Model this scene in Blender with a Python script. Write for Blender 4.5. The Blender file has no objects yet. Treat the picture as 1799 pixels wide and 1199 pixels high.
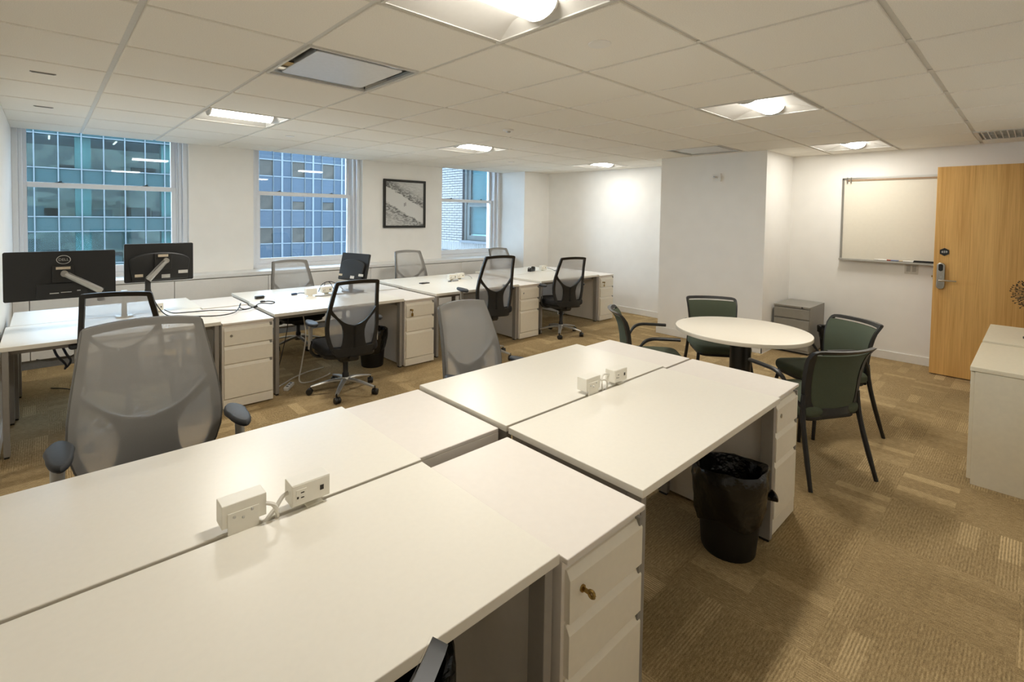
import bpy, bmesh, math, random
from mathutils import Vector, Matrix

random.seed(7)
PI = math.pi
SC = bpy.context.scene
COL = SC.collection

# ------------------------------------------------------------------ camera
F_PX, YAW, PITCH, ROLL, CY, CX = 868.13, 0.83653, -0.03399, 0.01442, 408.11, 862.36
EYE = 1.55
cam_d = bpy.data.cameras.new('camera')
cam = bpy.data.objects.new('camera', cam_d)
COL.objects.link(cam)
fw = Vector((math.cos(YAW) * math.cos(PITCH), math.sin(YAW) * math.cos(PITCH), math.sin(PITCH)))
rt = fw.cross(Vector((0, 0, 1))).normalized()
up = rt.cross(fw)
r2 = rt * math.cos(ROLL) + up * math.sin(ROLL)
u2 = up * math.cos(ROLL) - rt * math.sin(ROLL)
M = Matrix((r2, u2, -fw)).transposed().to_4x4()
M.translation = Vector((0, 0, EYE))
cam.matrix_world = M
cam_d.sensor_width = 36
cam_d.lens = F_PX / 1799 * 36
cam_d.shift_x = (899.5 - CX) / 1799
cam_d.shift_y = -(599.5 - CY) / 1799
cam_d.clip_start = 0.02
cam_d.clip_end = 400
SC.camera = cam

# ------------------------------------------------------------------ world, exposure
W = bpy.data.worlds.new('overcast_sky')
SC.world = W
W.use_nodes = True
bg = W.node_tree.nodes['Background']
bg.inputs[0].default_value = (0.64, 0.81, 1.0, 1)
bg.inputs[1].default_value = 12.0
VS = SC.view_settings
VS.view_transform = 'Standard'
VS.look = 'None'
VS.gamma = 1
VS.use_curve_mapping = False
VS.exposure = 0.22
LAMP_W = 15.0                     # each troffer's light, in watts
LAMP = 15.0                       # glow of the troffer lenses
LAMP_COL = (1.0, 0.96, 0.885)
try:
    SC.cycles.use_denoising = True
    SC.cycles.max_bounces = 6
    SC.cycles.use_light_tree = False
    SC.cycles.diffuse_bounces = 6
    SC.cycles.glossy_bounces = 3
    SC.cycles.transmission_bounces = 3
    SC.cycles.transparent_max_bounces = 8
    SC.cycles.use_adaptive_sampling = True
    SC.cycles.adaptive_threshold = 0.04
    SC.cycles.sample_clamp_indirect = 6
    SC.cycles.caustics_reflective = False
    SC.cycles.caustics_refractive = False
except Exception:
    pass


# ------------------------------------------------------------------ materials
def lin(c):
    return tuple((v / 255 / 12.92) if v / 255 <= 0.04045 else ((v / 255 + 0.055) / 1.055) ** 2.4 for v in c)


MATS = {}


def mat(name, col, rough=0.5, metal=0.0, vary=0.06, scale=40.0, bump=0.0, bscale=300.0, srgb=True, spec=0.5, stretch=None, coat=0.0):
    if name in MATS:
        return MATS[name]
    m = bpy.data.materials.new(name)
    m.use_nodes = True
    nt = m.node_tree
    b = nt.nodes['Principled BSDF']
    c = lin(col) if srgb else col
    tc = nt.nodes.new('ShaderNodeTexCoord')
    mp = nt.nodes.new('ShaderNodeMapping')
    if stretch:
        mp.inputs['Scale'].default_value = stretch
    nt.links.new(tc.outputs['Object'], mp.inputs[0])
    n = nt.nodes.new('ShaderNodeTexNoise')
    n.inputs['Scale'].default_value = scale
    n.inputs['Detail'].default_value = 1
    nt.links.new(mp.outputs[0], n.inputs['Vector'])
    r = nt.nodes.new('ShaderNodeValToRGB')
    r.color_ramp.elements[0].position = 0.3
    r.color_ramp.elements[1].position = 0.7
    r.color_ramp.elements[0].color = tuple(v * (1 - vary) for v in c) + (1,)
    r.color_ramp.elements[1].color = tuple(min(1, v * (1 + vary)) for v in c) + (1,)
    nt.links.new(n.outputs[0], r.inputs[0])
    nt.links.new(r.outputs[0], b.inputs['Base Color'])
    b.inputs['Roughness'].default_value = rough
    b.inputs['Metallic'].default_value = metal
    b.inputs['Specular IOR Level'].default_value = spec
    if coat:
        b.inputs['Coat Weight'].default_value = coat
    if bump:
        n2 = nt.nodes.new('ShaderNodeTexNoise')
        n2.inputs['Scale'].default_value = bscale
        n2.inputs['Detail'].default_value = 2
        nt.links.new(mp.outputs[0], n2.inputs['Vector'])
        bp = nt.nodes.new('ShaderNodeBump')
        bp.inputs['Strength'].default_value = bump
        bp.inputs['Distance'].default_value = 0.01
        nt.links.new(n2.outputs[0], bp.inputs['Height'])
        nt.links.new(bp.outputs[0], b.inputs['Normal'])
    MATS[name] = m
    return m


def emit(name, col, strength):
    if name in MATS:
        return MATS[name]
    m = bpy.data.materials.new(name)
    m.use_nodes = True
    nt = m.node_tree
    nt.nodes.remove(nt.nodes['Principled BSDF'])
    e = nt.nodes.new('ShaderNodeEmission')
    e.inputs[0].default_value = tuple(col) + (1,)
    e.inputs[1].default_value = strength
    nt.links.new(e.outputs[0], nt.nodes['Material Output'].inputs[0])
    MATS[name] = m
    return m


def sheet(name, col, alpha, rough=0.8, gloss=0.0, scale=900.0):
    """see-through cloth or glass: transparent mixed with diffuse and a little mirror"""
    if name in MATS:
        return MATS[name]
    m = bpy.data.materials.new(name)
    m.use_nodes = True
    nt = m.node_tree
    nt.nodes.remove(nt.nodes['Principled BSDF'])
    out = nt.nodes['Material Output']
    tr = nt.nodes.new('ShaderNodeBsdfTransparent')
    mx = nt.nodes.new('ShaderNodeMixShader')
    if gloss:
        gl = nt.nodes.new('ShaderNodeBsdfGlossy')
        gl.inputs['Roughness'].default_value = 0.02
        gl.inputs['Color'].default_value = (1, 1, 1, 1)
        tr.inputs[0].default_value = tuple(lin(col)) + (1,)
        lw = nt.nodes.new('ShaderNodeFresnel')
        lw.inputs['IOR'].default_value = gloss
        nt.links.new(lw.outputs[0], mx.inputs[0])
        nt.links.new(tr.outputs[0], mx.inputs[1])
        nt.links.new(gl.outputs[0], mx.inputs[2])
    else:
        df = nt.nodes.new('ShaderNodeBsdfDiffuse')
        tc = nt.nodes.new('ShaderNodeTexCoord')
        n = nt.nodes.new('ShaderNodeTexNoise')
        n.inputs['Scale'].default_value = scale
        nt.links.new(tc.outputs['Object'], n.inputs['Vector'])
        r = nt.nodes.new('ShaderNodeValToRGB')
        c = lin(col)
        r.color_ramp.elements[0].color = tuple(v * 0.9 for v in c) + (1,)
        r.color_ramp.elements[1].color = tuple(v * 1.1 for v in c) + (1,)
        nt.links.new(n.outputs[0], r.inputs[0])
        nt.links.new(r.outputs[0], df.inputs[0])
        mx.inputs[0].default_value = alpha
        tl = nt.nodes.new('ShaderNodeBsdfTranslucent')
        nt.links.new(r.outputs[0], tl.inputs[0])
        m2 = nt.nodes.new('ShaderNodeMixShader')
        m2.inputs[0].default_value = 0.35
        nt.links.new(df.outputs[0], m2.inputs[1])
        nt.links.new(tl.outputs[0], m2.inputs[2])
        nt.links.new(tr.outputs[0], mx.inputs[1])
        nt.links.new(m2.outputs[0], mx.inputs[2])
    nt.links.new(mx.outputs[0], out.inputs[0])
    MATS[name] = m
    return m


def carpet_material():
    m = bpy.data.materials.new('carpet')
    m.use_nodes = True
    nt = m.node_tree
    L = nt.links.new
    b = nt.nodes['Principled BSDF']
    tc = nt.nodes.new('ShaderNodeTexCoord')

    def noise(scale3, detail=2.0):
        mp = nt.nodes.new('ShaderNodeMapping')
        mp.inputs['Scale'].default_value = scale3
        L(tc.outputs['Object'], mp.inputs[0])
        n = nt.nodes.new('ShaderNodeTexNoise')
        n.inputs['Scale'].default_value = 1
        n.inputs['Detail'].default_value = detail
        L(mp.outputs[0], n.inputs['Vector'])
        return n.outputs[0]

    ck = nt.nodes.new('ShaderNodeTexChecker')
    ck.inputs['Scale'].default_value = 2.0
    L(tc.outputs['Object'], ck.inputs['Vector'])

    def pick(p, q):
        mx = nt.nodes.new('ShaderNodeMix')
        L(ck.outputs['Fac'], mx.inputs[0])
        L(p, mx.inputs[2])
        L(q, mx.inputs[3])
        return mx.outputs[0]

    def cells(sx, sy, seed):
        """one random tone for each woven strip"""
        mp = nt.nodes.new('ShaderNodeMapping')
        mp.inputs['Scale'].default_value = (sx, sy, 1)
        L(tc.outputs['Object'], mp.inputs[0])
        fl = nt.nodes.new('ShaderNodeVectorMath')
        fl.operation = 'FLOOR'
        L(mp.outputs[0], fl.inputs[0])
        ad = nt.nodes.new('ShaderNodeVectorMath')
        ad.operation = 'ADD'
        ad.inputs[1].default_value = (seed, seed * 0.37, 0)
        L(fl.outputs[0], ad.inputs[0])
        wn_ = nt.nodes.new('ShaderNodeTexWhiteNoise')
        wn_.noise_dimensions = '2D'
        L(ad.outputs[0], wn_.inputs['Vector'])
        pw = nt.nodes.new('ShaderNodeMath')
        pw.operation = 'POWER'
        pw.inputs[1].default_value = 5.0
        L(wn_.outputs[0], pw.inputs[0])
        return pw.outputs[0]
    sp = nt.nodes.new('ShaderNodeSeparateXYZ')
    L(tc.outputs['Object'], sp.inputs[0])

    def op(o, p, q=0.0):
        n = nt.nodes.new('ShaderNodeMath')
        n.operation = o
        for i_, v_ in enumerate((p, q)):
            if isinstance(v_, (int, float)):
                n.inputs[i_].default_value = v_
            else:
                L(v_, n.inputs[i_])
        return n.outputs[0]

    def madd(p, k, q):
        n = nt.nodes.new('ShaderNodeMath')
        n.operation = 'MULTIPLY_ADD'
        L(p, n.inputs[0])
        n.inputs[1].default_value = k
        if isinstance(q, float):
            n.inputs[2].default_value = q
        else:
            L(q, n.inputs[2])
        return n
    ribs = pick(op('SINE', op('MULTIPLY', sp.outputs[1], 2 * PI / 0.011)), op('SINE', op('MULTIPLY', sp.outputs[0], 2 * PI / 0.011)))
    broken = pick(noise((34, 120, 1), 1), noise((120, 34, 1), 1))
    strip = pick(cells(4, 14, 3.3), cells(14, 4, 9.1))
    pile = noise((260, 260, 1), 1)
    blot = noise((1.6, 1.6, 1), 1)
    rib = op('MULTIPLY', ribs, op('ADD', op('MULTIPLY', strip, 0.09), 0.035))
    a2 = madd(strip, 0.15, madd(pile, 0.46, madd(blot, 0.20, madd(broken, 0.34, rib).outputs[0]).outputs[0]).outputs[0])
    r = nt.nodes.new('ShaderNodeValToRGB')
    cr = r.color_ramp
    cr.elements[0].position = 0.25
    cr.elements[0].color = lin((102, 86, 60)) + (1,)
    cr.elements[1].position = 0.85
    cr.elements[1].color = lin((222, 196, 150)) + (1,)
    e = cr.elements.new(0.50)
    e.color = lin((160, 137, 99)) + (1,)
    L(a2.outputs[0], r.inputs[0])
    L(r.outputs[0], b.inputs['Base Color'])
    b.inputs['Roughness'].default_value = 0.95
    b.inputs['Specular IOR Level'].default_value = 0.12
    bp = nt.nodes.new('ShaderNodeBump')
    bp.inputs['Strength'].default_value = 0.5
    bp.inputs['Distance'].default_value = 0.006
    L(a2.outputs[0], bp.inputs['Height'])
    L(bp.outputs[0], b.inputs['Normal'])
    return m


def wood_material():
    m = bpy.data.materials.new('oak_veneer')
    m.use_nodes = True
    nt = m.node_tree
    L = nt.links.new
    b = nt.nodes['Principled BSDF']
    tc = nt.nodes.new('ShaderNodeTexCoord')

    def noise(s3, d):
        mp = nt.nodes.new('ShaderNodeMapping')
        mp.inputs['Scale'].default_value = s3
        L(tc.outputs['Object'], mp.inputs[0])
        n = nt.nodes.new('ShaderNodeTexNoise')
        n.inputs['Scale'].default_value = 1
        n.inputs['Detail'].default_value = d
        n.inputs['Distortion'].default_value = 0.6
        L(mp.outputs[0], n.inputs['Vector'])
        return n.outputs[0]
    f, g = noise((1, 110, 2.2), 4), noise((1, 9, 0.5), 2)
    a = nt.nodes.new('ShaderNodeMath')
    a.operation = 'ADD'
    L(f, a.inputs[0])
    L(g, a.inputs[1])
    h = nt.nodes.new('ShaderNodeMath')
    h.operation = 'MULTIPLY'
    h.inputs[1].default_value = 0.5
    L(a.outputs[0], h.inputs[0])
    r = nt.nodes.new('ShaderNodeValToRGB')
    r.color_ramp.elements[0].position = 0.36
    r.color_ramp.elements[0].color = lin((206, 154, 82)) + (1,)
    r.color_ramp.elements[1].position = 0.64
    r.color_ramp.elements[1].color = lin((236, 190, 116)) + (1,)
    L(h.outputs[0], r.inputs[0])
    L(r.outputs[0], b.inputs['Base Color'])
    b.inputs['Roughness'].default_value = 0.5
    return m


def photo_material():
    """black and white aerial beach print: two rough dark bands on pale sand"""
    m = bpy.data.materials.new('beach_print')
    m.use_nodes = True
    nt = m.node_tree
    L = nt.links.new
    b = nt.nodes['Principled BSDF']
    tc = nt.nodes.new('ShaderNodeTexCoord')
    sep = nt.nodes.new('ShaderNodeSeparateXYZ')
    L(tc.outputs['Object'], sep.inputs[0])

    def math_(op, a, bb, c=None):
        n = nt.nodes.new('ShaderNodeMath')
        n.operation = op
        for i, v in enumerate((a, bb, c)):
            if v is None:
                continue
            if isinstance(v, (int, float)):
                n.inputs[i].default_value = v
            else:
                L(v, n.inputs[i])
        return n.outputs[0]

    def noise(s3, d):
        mp = nt.nodes.new('ShaderNodeMapping')
        mp.inputs['Scale'].default_value = s3
        mp.inputs['Rotation'].default_value = (0, 0.5, 0)
        L(tc.outputs['Object'], mp.inputs[0])
        n = nt.nodes.new('ShaderNodeTexNoise')
        n.inputs['Scale'].default_value = 1
        n.inputs['Detail'].default_value = d
        L(mp.outputs[0], n.inputs['Vector'])
        return n.outputs[0]
    x, z = sep.outputs[0], sep.outputs[2]
    d = math_('MULTIPLY_ADD', x, 0.50, z)                      # diagonal coordinate
    edge = math_('MULTIPLY_ADD', noise((9, 9, 9), 5), 0.12, d)  # ragged edge
    edge = math_('SUBTRACT', edge, 0.06)
    tex = noise((22, 22, 60), 6)
    r = nt.nodes.new('ShaderNodeValToRGB')                      # where the dark rough texture lies
    r.color_ramp.interpolation = 'LINEAR'
    els = [(0.0, 0.25), (0.20, 0.62), (0.33, 0.95), (0.36, 0.0), (0.60, 0.0), (0.62, 1.0), (0.70, 0.75), (0.78, 0.3), (1.0, 0.1)]
    cr = r.color_ramp
    cr.elements[0].position, cr.elements[0].color = els[0][0], (els[0][1],) * 3 + (1,)
    cr.elements[1].position, cr.elements[1].color = els[-1][0], (els[-1][1],) * 3 + (1,)
    for p, v in els[1:-1]:
        e = cr.elements.new(p)
        e.color = (v, v, v, 1)
    L(math_('MULTIPLY_ADD', edge, 1.05, 0.5), r.inputs[0])
    t2 = math_('MULTIPLY', math_('GREATER_THAN', tex, 0.49), 0.55)
    dark = math_('MULTIPLY', r.outputs[0], math_('ADD', t2, 0.34))
    c = nt.nodes.new('ShaderNodeValToRGB')
    c.color_ramp.elements[0].color = (0.66, 0.66, 0.64, 1)
    c.color_ramp.elements[1].color = (0.05, 0.05, 0.05, 1)
    L(dark, c.inputs[0])
    L(c.outputs[0], b.inputs['Base Color'])
    b.inputs['Roughness'].default_value = 0.25
    return m


def office_material(name, c0, c1, strength):
    """blurred lit office interior seen through far glass"""
    m = bpy.data.materials.new(name)
    m.use_nodes = True
    nt = m.node_tree
    L = nt.links.new
    b = nt.nodes['Principled BSDF']
    tc = nt.nodes.new('ShaderNodeTexCoord')
    mp = nt.nodes.new('ShaderNodeMapping')
    mp.inputs['Scale'].default_value = (0.9, 0.9, 1.8)
    L(tc.outputs['Object'], mp.inputs[0])
    v = nt.nodes.new('ShaderNodeTexVoronoi')
    v.distance = 'CHEBYCHEV'
    v.inputs['Scale'].default_value = 1.0
    L(mp.outputs[0], v.inputs['Vector'])
    r = nt.nodes.new('ShaderNodeValToRGB')
    r.color_ramp.elements[0].color = lin(c0) + (1,)
    r.color_ramp.elements[1].color = lin(c1) + (1,)
    sp = nt.nodes.new('ShaderNodeSeparateXYZ')
    L(v.outputs['Color'], sp.inputs[0])
    L(sp.outputs[0], r.inputs[0])
    L(r.outputs[0], b.inputs['Base Color'])
    L(r.outputs[0], b.inputs['Emission Color'])
    b.inputs['Emission Strength'].default_value = strength  # glow in the surface stands in for the room lighting
    b.inputs['Roughness'].default_value = 0.8
    return m


PAINT = mat('wall_paint', (242, 240, 235), 0.75, vary=0.012, scale=6)
TRIM = mat('white_trim', (236, 234, 229), 0.45, vary=0.01)
SASH = mat('window_white', (235, 238, 242), 0.4, vary=0.01)
TILE = mat('ceiling_tile', (240, 236, 227), 0.95, vary=0.05, scale=260, spec=0.1)
TBAR = mat('ceiling_grid', (216, 214, 208), 0.5, vary=0.02)
PLENUM = mat('plenum', (120, 116, 110), 0.9)
DESK = mat('desk_laminate', (236, 231, 219), 0.30, vary=0.008, scale=60, spec=0.35)
DEDGE = mat('desk_edge', (226, 220, 203), 0.4, vary=0.01)
PEDT = mat('pedestal_white', (233, 226, 217), 0.38, vary=0.01)
PEDF = mat('drawer_front', (240, 233, 217), 0.4, vary=0.012)
POST = mat('desk_leg_grey', (150, 145, 138), 0.42, vary=0.02)
NOTCH = mat('pull_grey', (142, 139, 132), 0.5)
BRASS = mat('brass', (168, 140, 84), 0.3, 1.0)
STEEL = mat('brushed_steel', (190, 188, 182), 0.28, 1.0, vary=0.04, scale=120, stretch=(1, 1, 30))
CHROME = mat('chrome', (215, 214, 210), 0.12, 1.0, vary=0.02)
ALU = mat('cast_aluminium', (186, 184, 178), 0.38, 0.65, vary=0.03)
BLACKP = mat('black_plastic', (30, 29, 27), 0.42, vary=0.1)
BLACKM = mat('black_metal', (24, 24, 24), 0.35, vary=0.1)
GREYP = mat('grey_plastic', (100, 97, 91), 0.5, vary=0.06)
SEATB = mat('black_fabric', (22, 22, 24), 0.95, vary=0.25, scale=500, bump=0.3, bscale=900)
GREEN = mat('green_fabric', (76, 83, 66), 0.95, vary=0.14, scale=500, bump=0.3, bscale=900)
PADG = mat('arm_pad', (52, 54, 57), 0.55, vary=0.06)
MESHB = sheet('black_chair_mesh', (165, 163, 160), 0.50)
MESHG = sheet('grey_chair_mesh', (184, 181, 176), 0.64)
BIN = mat('bin_black', (22, 22, 22), 0.5)
BAG = mat('bin_liner', (20, 20, 20), 0.22, vary=0.3, scale=18, bump=0.7, bscale=26)
SCREENB = mat('monitor_black', (25, 25, 24), 0.5, vary=0.12, scale=300)
SCREENG = mat('screen_glass', (12, 13, 15), 0.12)
LOGO = mat('logo_grey', (176, 174, 170), 0.35, 0.4)
STICK = mat('sticker_white', (196, 194, 188), 0.6)
STICKO = mat('sticker_tan', (204, 190, 166), 0.6)
BOXW = mat('power_box_white', (233, 229, 217), 0.4, vary=0.01)
SOCK = mat('socket_dark', (45, 38, 30), 0.6)
CABW = mat('cable_white', (222, 218, 208), 0.5)
CABB = mat('cable_black', (24, 24, 26), 0.5)
CABL = mat('cable_blue', (44, 60, 88), 0.5)
CABG = mat('cable_grey', (150, 150, 150), 0.5)
FILEG = mat('filing_grey', (150, 147, 139), 0.42, vary=0.02)
CABT = mat('cabinet_cream', (226, 217, 194), 0.45, vary=0.02)
BOARD = mat('whiteboard_face', (232, 226, 210), 0.25, vary=0.01)
CARPET = carpet_material()
WOOD = wood_material()
LENS = emit('lamp_lens', LAMP_COL, LAMP)
REFL = mat('lamp_reflector', (214, 211, 204), 0.5, vary=0.01)
GLASS = sheet('window_glass', (238, 244, 247), 0.1, gloss=1.45)


# ------------------------------------------------------------------ mesh building
class MB:
    def __init__(s):
        s.v, s.f = [], []

    def add(s, vs, fs):
        o = len(s.v)
        s.v += [tuple(p) for p in vs]
        s.f += [tuple(i + o for i in f) for f in fs]
        return s

    def box(s, x0, y0, z0, x1, y1, z1):
        x0, x1 = sorted((x0, x1)); y0, y1 = sorted((y0, y1)); z0, z1 = sorted((z0, z1))
        return s.add([(x0, y0, z0), (x1, y0, z0), (x1, y1, z0), (x0, y1, z0), (x0, y0, z1), (x1, y0, z1), (x1, y1, z1), (x0, y1, z1)],
                     [(0, 3, 2, 1), (4, 5, 6, 7), (0, 1, 5, 4), (1, 2, 6, 5), (2, 3, 7, 6), (3, 0, 4, 7)])

    def prism(s, outline, z0, z1, bev=0.0, seg=3):
        """upright prism over a ccw outline [(x,y)...], its rims rounded"""
        loops = []
        cx = sum(p[0] for p in outline) / len(outline)
        cy = sum(p[1] for p in outline) / len(outline)
        n = len(outline)

        def inset(d):
            out = []
            for i in range(n):
                a, b, c = outline[i - 1], outline[i], outline[(i + 1) % n]
                t = Vector((c[0] - a[0], c[1] - a[1]))
                if t.length < 1e-9:
                    t = Vector((b[1] - cy, -(b[0] - cx)))
                t.normalize()
                out.append((b[0] - t.y * d, b[1] + t.x * d))
            return out
        if bev > 0:
            for k in range(seg + 1):
                a = k / seg * PI / 2
                loops.append((inset(bev * (1 - math.sin(a))), z0 + bev * (1 - math.cos(a))))
            for k in range(seg + 1):
                a = k / seg * PI / 2
                loops.append((inset(bev * (1 - math.cos(a))), z1 - bev * (1 - math.sin(a))))
        else:
            loops = [(outline, z0), (outline, z1)]
        vs, fs = [], []
        for pts, z in loops:
            vs += [(p[0], p[1], z) for p in pts]
        for k in range(len(loops) - 1):
            for i in range(n):
                j = (i + 1) % n
                fs.append((k * n + i, k * n + j, (k + 1) * n + j, (k + 1) * n + i))
        fs.append(tuple(reversed(range(n))))
        fs.append(tuple(range((len(loops) - 1) * n, len(loops) * n)))
        return s.add(vs, fs)

    def lathe(s, prof, c=(0, 0, 0), n=24, cap=True, jitter=None):
        """revolve [(r,z)...] (bottom to top) about a vertical axis"""
        vs, fs = [], []
        for k, (r, z) in enumerate(prof):
            for i in range(n):
                a = 2 * PI * i / n
                rr, zz = (r, z) if jitter is None else jitter(k, i, r, z, a)
                vs.append((c[0] + rr * math.cos(a), c[1] + rr * math.sin(a), c[2] + zz))
        for k in range(len(prof) - 1):
            for i in range(n):
                j = (i + 1) % n
                fs.append((k * n + i, k * n + j, (k + 1) * n + j, (k + 1) * n + i))
        if cap:
            fs.append(tuple(reversed(range(n))))
            fs.append(tuple(range((len(prof) - 1) * n, len(prof) * n)))
        return s.add(vs, fs)

    def tube(s, pts, r, n=8, flat=1.0, upv=(0, 0, 1)):
        """sweep a round (or flattened) section along a polyline"""
        pts = [Vector(p) for p in pts]
        rs = r if isinstance(r, (list, tuple)) else [r] * len(pts)
        vs, fs = [], []
        pu = Vector(upv)
        for k, p in enumerate(pts):
            t = (pts[min(k + 1, len(pts) - 1)] - pts[max(k - 1, 0)]).normalized()
            sd = t.cross(pu)
            if sd.length < 1e-4:
                sd = t.cross(Vector((1, 0, 0)))
                if sd.length < 1e-4:
                    sd = t.cross(Vector((0, 1, 0)))
            sd.normalize()
            uu = sd.cross(t).normalized()
            for i in range(n):
                a = 2 * PI * i / n + PI / n
                vs.append(p + sd * (rs[k] * math.cos(a)) + uu * (rs[k] * flat * math.sin(a)))
        for k in range(len(pts) - 1):
            for i in range(n):
                j = (i + 1) % n
                fs.append((k * n + i, k * n + j, (k + 1) * n + j, (k + 1) * n + i))
        fs.append(tuple(reversed(range(n))))
        fs.append(tuple(range((len(pts) - 1) * n, len(pts) * n)))
        return s.add(vs, fs)

    def grid(s, rows):
        """open surface from rows of points"""
        nr, nc = len(rows), len(rows[0])
        vs = [p for r in rows for p in r]
        fs = [(i * nc + j, i * nc + j + 1, (i + 1) * nc + j + 1, (i + 1) * nc + j) for i in range(nr - 1) for j in range(nc - 1)]
        return s.add(vs, fs)

    def slab(s, rows, off):
        """closed solid between a surface and the same surface moved by off"""
        nr, nc = len(rows), len(rows[0])
        o = Vector(off)
        A = [tuple(Vector(p)) for r in rows for p in r]
        B = [tuple(Vector(p) + o) for r in rows for p in r]
        N = nr * nc
        fs = []
        for i in range(nr - 1):
            for j in range(nc - 1):
                q = (i * nc + j, i * nc + j + 1, (i + 1) * nc + j + 1, (i + 1) * nc + j)
                fs.append(q)
                fs.append(tuple(x + N for x in reversed(q)))
        for j in range(nc - 1):
            fs.append((j + 1, j, j + N, j + 1 + N))
            k = (nr - 1) * nc
            fs.append((k + j, k + j + 1, k + j + 1 + N, k + j + N))
        for i in range(nr - 1):
            a, b = i * nc, (i + 1) * nc
            fs.append((a, b, b + N, a + N))
            a, b = a + nc - 1, b + nc - 1
            fs.append((b, a, a + N, b + N))
        return s.add(A + B, fs)

    def build(s, name, m, parent=None, loc=(0, 0, 0), rz=0.0, bev=0.0, smooth=False, seg=2):
        me = bpy.data.meshes.new(name)
        me.from_pydata(s.v, [], s.f)
        bm = bmesh.new()
        bm.from_mesh(me)
        bmesh.ops.remove_doubles(bm, verts=bm.verts, dist=1e-6)
        bmesh.ops.recalc_face_normals(bm, faces=bm.faces)
        if bev:
            ed = [e for e in bm.edges if len(e.link_faces) == 2 and e.calc_face_angle(0) > 0.6]
            bmesh.ops.bevel(bm, geom=ed, offset=bev, segments=seg, affect='EDGES', profile=0.5, clamp_overlap=True)
        for f in bm.faces:
            f.smooth = smooth
        if smooth:
            for e in bm.edges:
                if len(e.link_faces) == 2 and e.calc_face_angle(0) > 0.7:
                    e.smooth = False
        bm.to_mesh(me)
        bm.free()
        me.materials.append(m)
        return link(name, me, parent, loc, rz)


def link(name, me, parent=None, loc=(0, 0, 0), rz=0.0):
    o = bpy.data.objects.new(name, me)
    COL.objects.link(o)
    o.parent = parent
    o.location = loc
    o.rotation_euler = (0, 0, rz)
    return o


def tag(o, label, cat, group=None):
    o['label'] = label
    o['category'] = cat
    if group:
        o['group'] = group
    return o


def thing(name, label, cat, loc=(0, 0, 0), rz=0.0, group=None):
    o = bpy.data.objects.new(name, None)
    COL.objects.link(o)
    o.empty_display_size = 0.05
    o.location = loc
    o.rotation_euler = (0, 0, rz)
    return tag(o, label, cat, group)


def struct(o):
    o['kind'] = 'structure'
    return o


def sroot(name, loc=(0, 0, 0)):
    o = bpy.data.objects.new(name, None)
    COL.objects.link(o)
    o.location = loc
    return struct(o)


KIDS = {}


def copy_tree(o, parent=None):
    c = o.copy()
    COL.objects.link(c)
    c.parent = parent
    for ch in [x for x in bpy.data.objects if x.parent == o]:
        copy_tree(ch, c)
    return c


def rrect(w, d, r, n=5, cx=0.0, cy=0.0):
    out = []
    for (sx, sy, a0) in ((1, -1, -PI / 2), (1, 1, 0), (-1, 1, PI / 2), (-1, -1, PI)):
        for k in range(n + 1):
            a = a0 + k / n * PI / 2
            out.append((cx + sx * (w / 2 - r) + r * math.cos(a), cy + sy * (d / 2 - r) + r * math.sin(a)))
    return out


def circle(r, n=32, cx=0.0, cy=0.0):
    return [(cx + r * math.cos(2 * PI * i / n), cy + r * math.sin(2 * PI * i / n)) for i in range(n)]


def smooth_path(pts, n=6):
    """Catmull-Rom through the points"""
    P = [Vector(p) for p in pts]
    out = []
    for i in range(len(P) - 1):
        a, b, c, d = P[max(i - 1, 0)], P[i], P[i + 1], P[min(i + 2, len(P) - 1)]
        for k in range(n):
            t = k / n
            out.append(0.5 * ((2 * b) + (c - a) * t + (2 * a - 5 * b + 4 * c - d) * t * t + (3 * b - a - 3 * c + d) * t ** 3))
    out.append(P[-1])
    return out


def text_mesh(txt, size, m, parent, loc, rot, name='lettering', depth=0.0008):
    cu = bpy.data.curves.new('txt', 'FONT')
    cu.body = txt
    cu.size = size
    cu.align_x = 'CENTER'
    cu.align_y = 'CENTER'
    cu.extrude = depth
    t = bpy.data.objects.new('txt', cu)
    COL.objects.link(t)
    dg = bpy.context.evaluated_depsgraph_get()
    me = bpy.data.meshes.new_from_object(t.evaluated_get(dg))
    bpy.data.objects.remove(t)
    me.materials.clear()
    me.materials.append(m)
    o = link(name, me, parent, loc)
    o.rotation_euler = rot
    return o


# ------------------------------------------------------------------ the room
HC = 2.338                 # ceiling
XL, XR = -0.24, 7.01       # left wall, back wall
YW = 6.72                  # window wall
YE = -0.28                 # entrance wall
YL = 2.327                 # the left wall starts here; nearer the camera an invented nook widens the room
TP, TX, TY = 0.63945, 0.28635, 0.4086    # ceiling grid
P1, P2, P3 = (XL, 1.261), (1.977, 3.493), (4.949, 6.35)   # window openings

struct(MB().box(-1.6, -1.8, -0.1, XR + 0.2, 7.15, 0.0).build('floor', CARPET))

struct(MB().box(XL - 0.15, YL, 0, XL, YW + 0.4, 2.7).build('wall_left', PAINT))
ww = MB()
ww.box(P1[1], YW, 0, P2[0], YW + 0.4, 2.7)
ww.box(P2[1], YW, 0, P3[0], YW + 0.4, 2.7)
ww.box(XL - 0.15, YW, 0, P3[1], YW + 0.4, 0.80)
ww.box(XL - 0.15, YW, 2.42, P3[1], YW + 0.4, 2.7)
struct(ww.build('wall_window', PAINT))
struct(MB().box(P3[1], 6.155, 0, XR + 0.2, YW + 0.4, 2.7).build('wall_corner', PAINT))
struct(MB().box(XR, -1.9, 0, XR + 0.2, 6.155, 2.7).build('wall_back', PAINT))
struct(MB().box(6.125, 2.10, 0, XR, 3.40, 2.7).build('wall_pillar', PAINT))
we = MB()
we.box(3.45, YE - 0.12, 0, 5.74, YE, 2.7)
we.box(6.70, YE - 0.12, 0, XR, YE, 2.7)
we.box(5.74, YE - 0.12, 2.12, 6.70, YE, 2.7)
struct(we.build('wall_right', PAINT))
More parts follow.
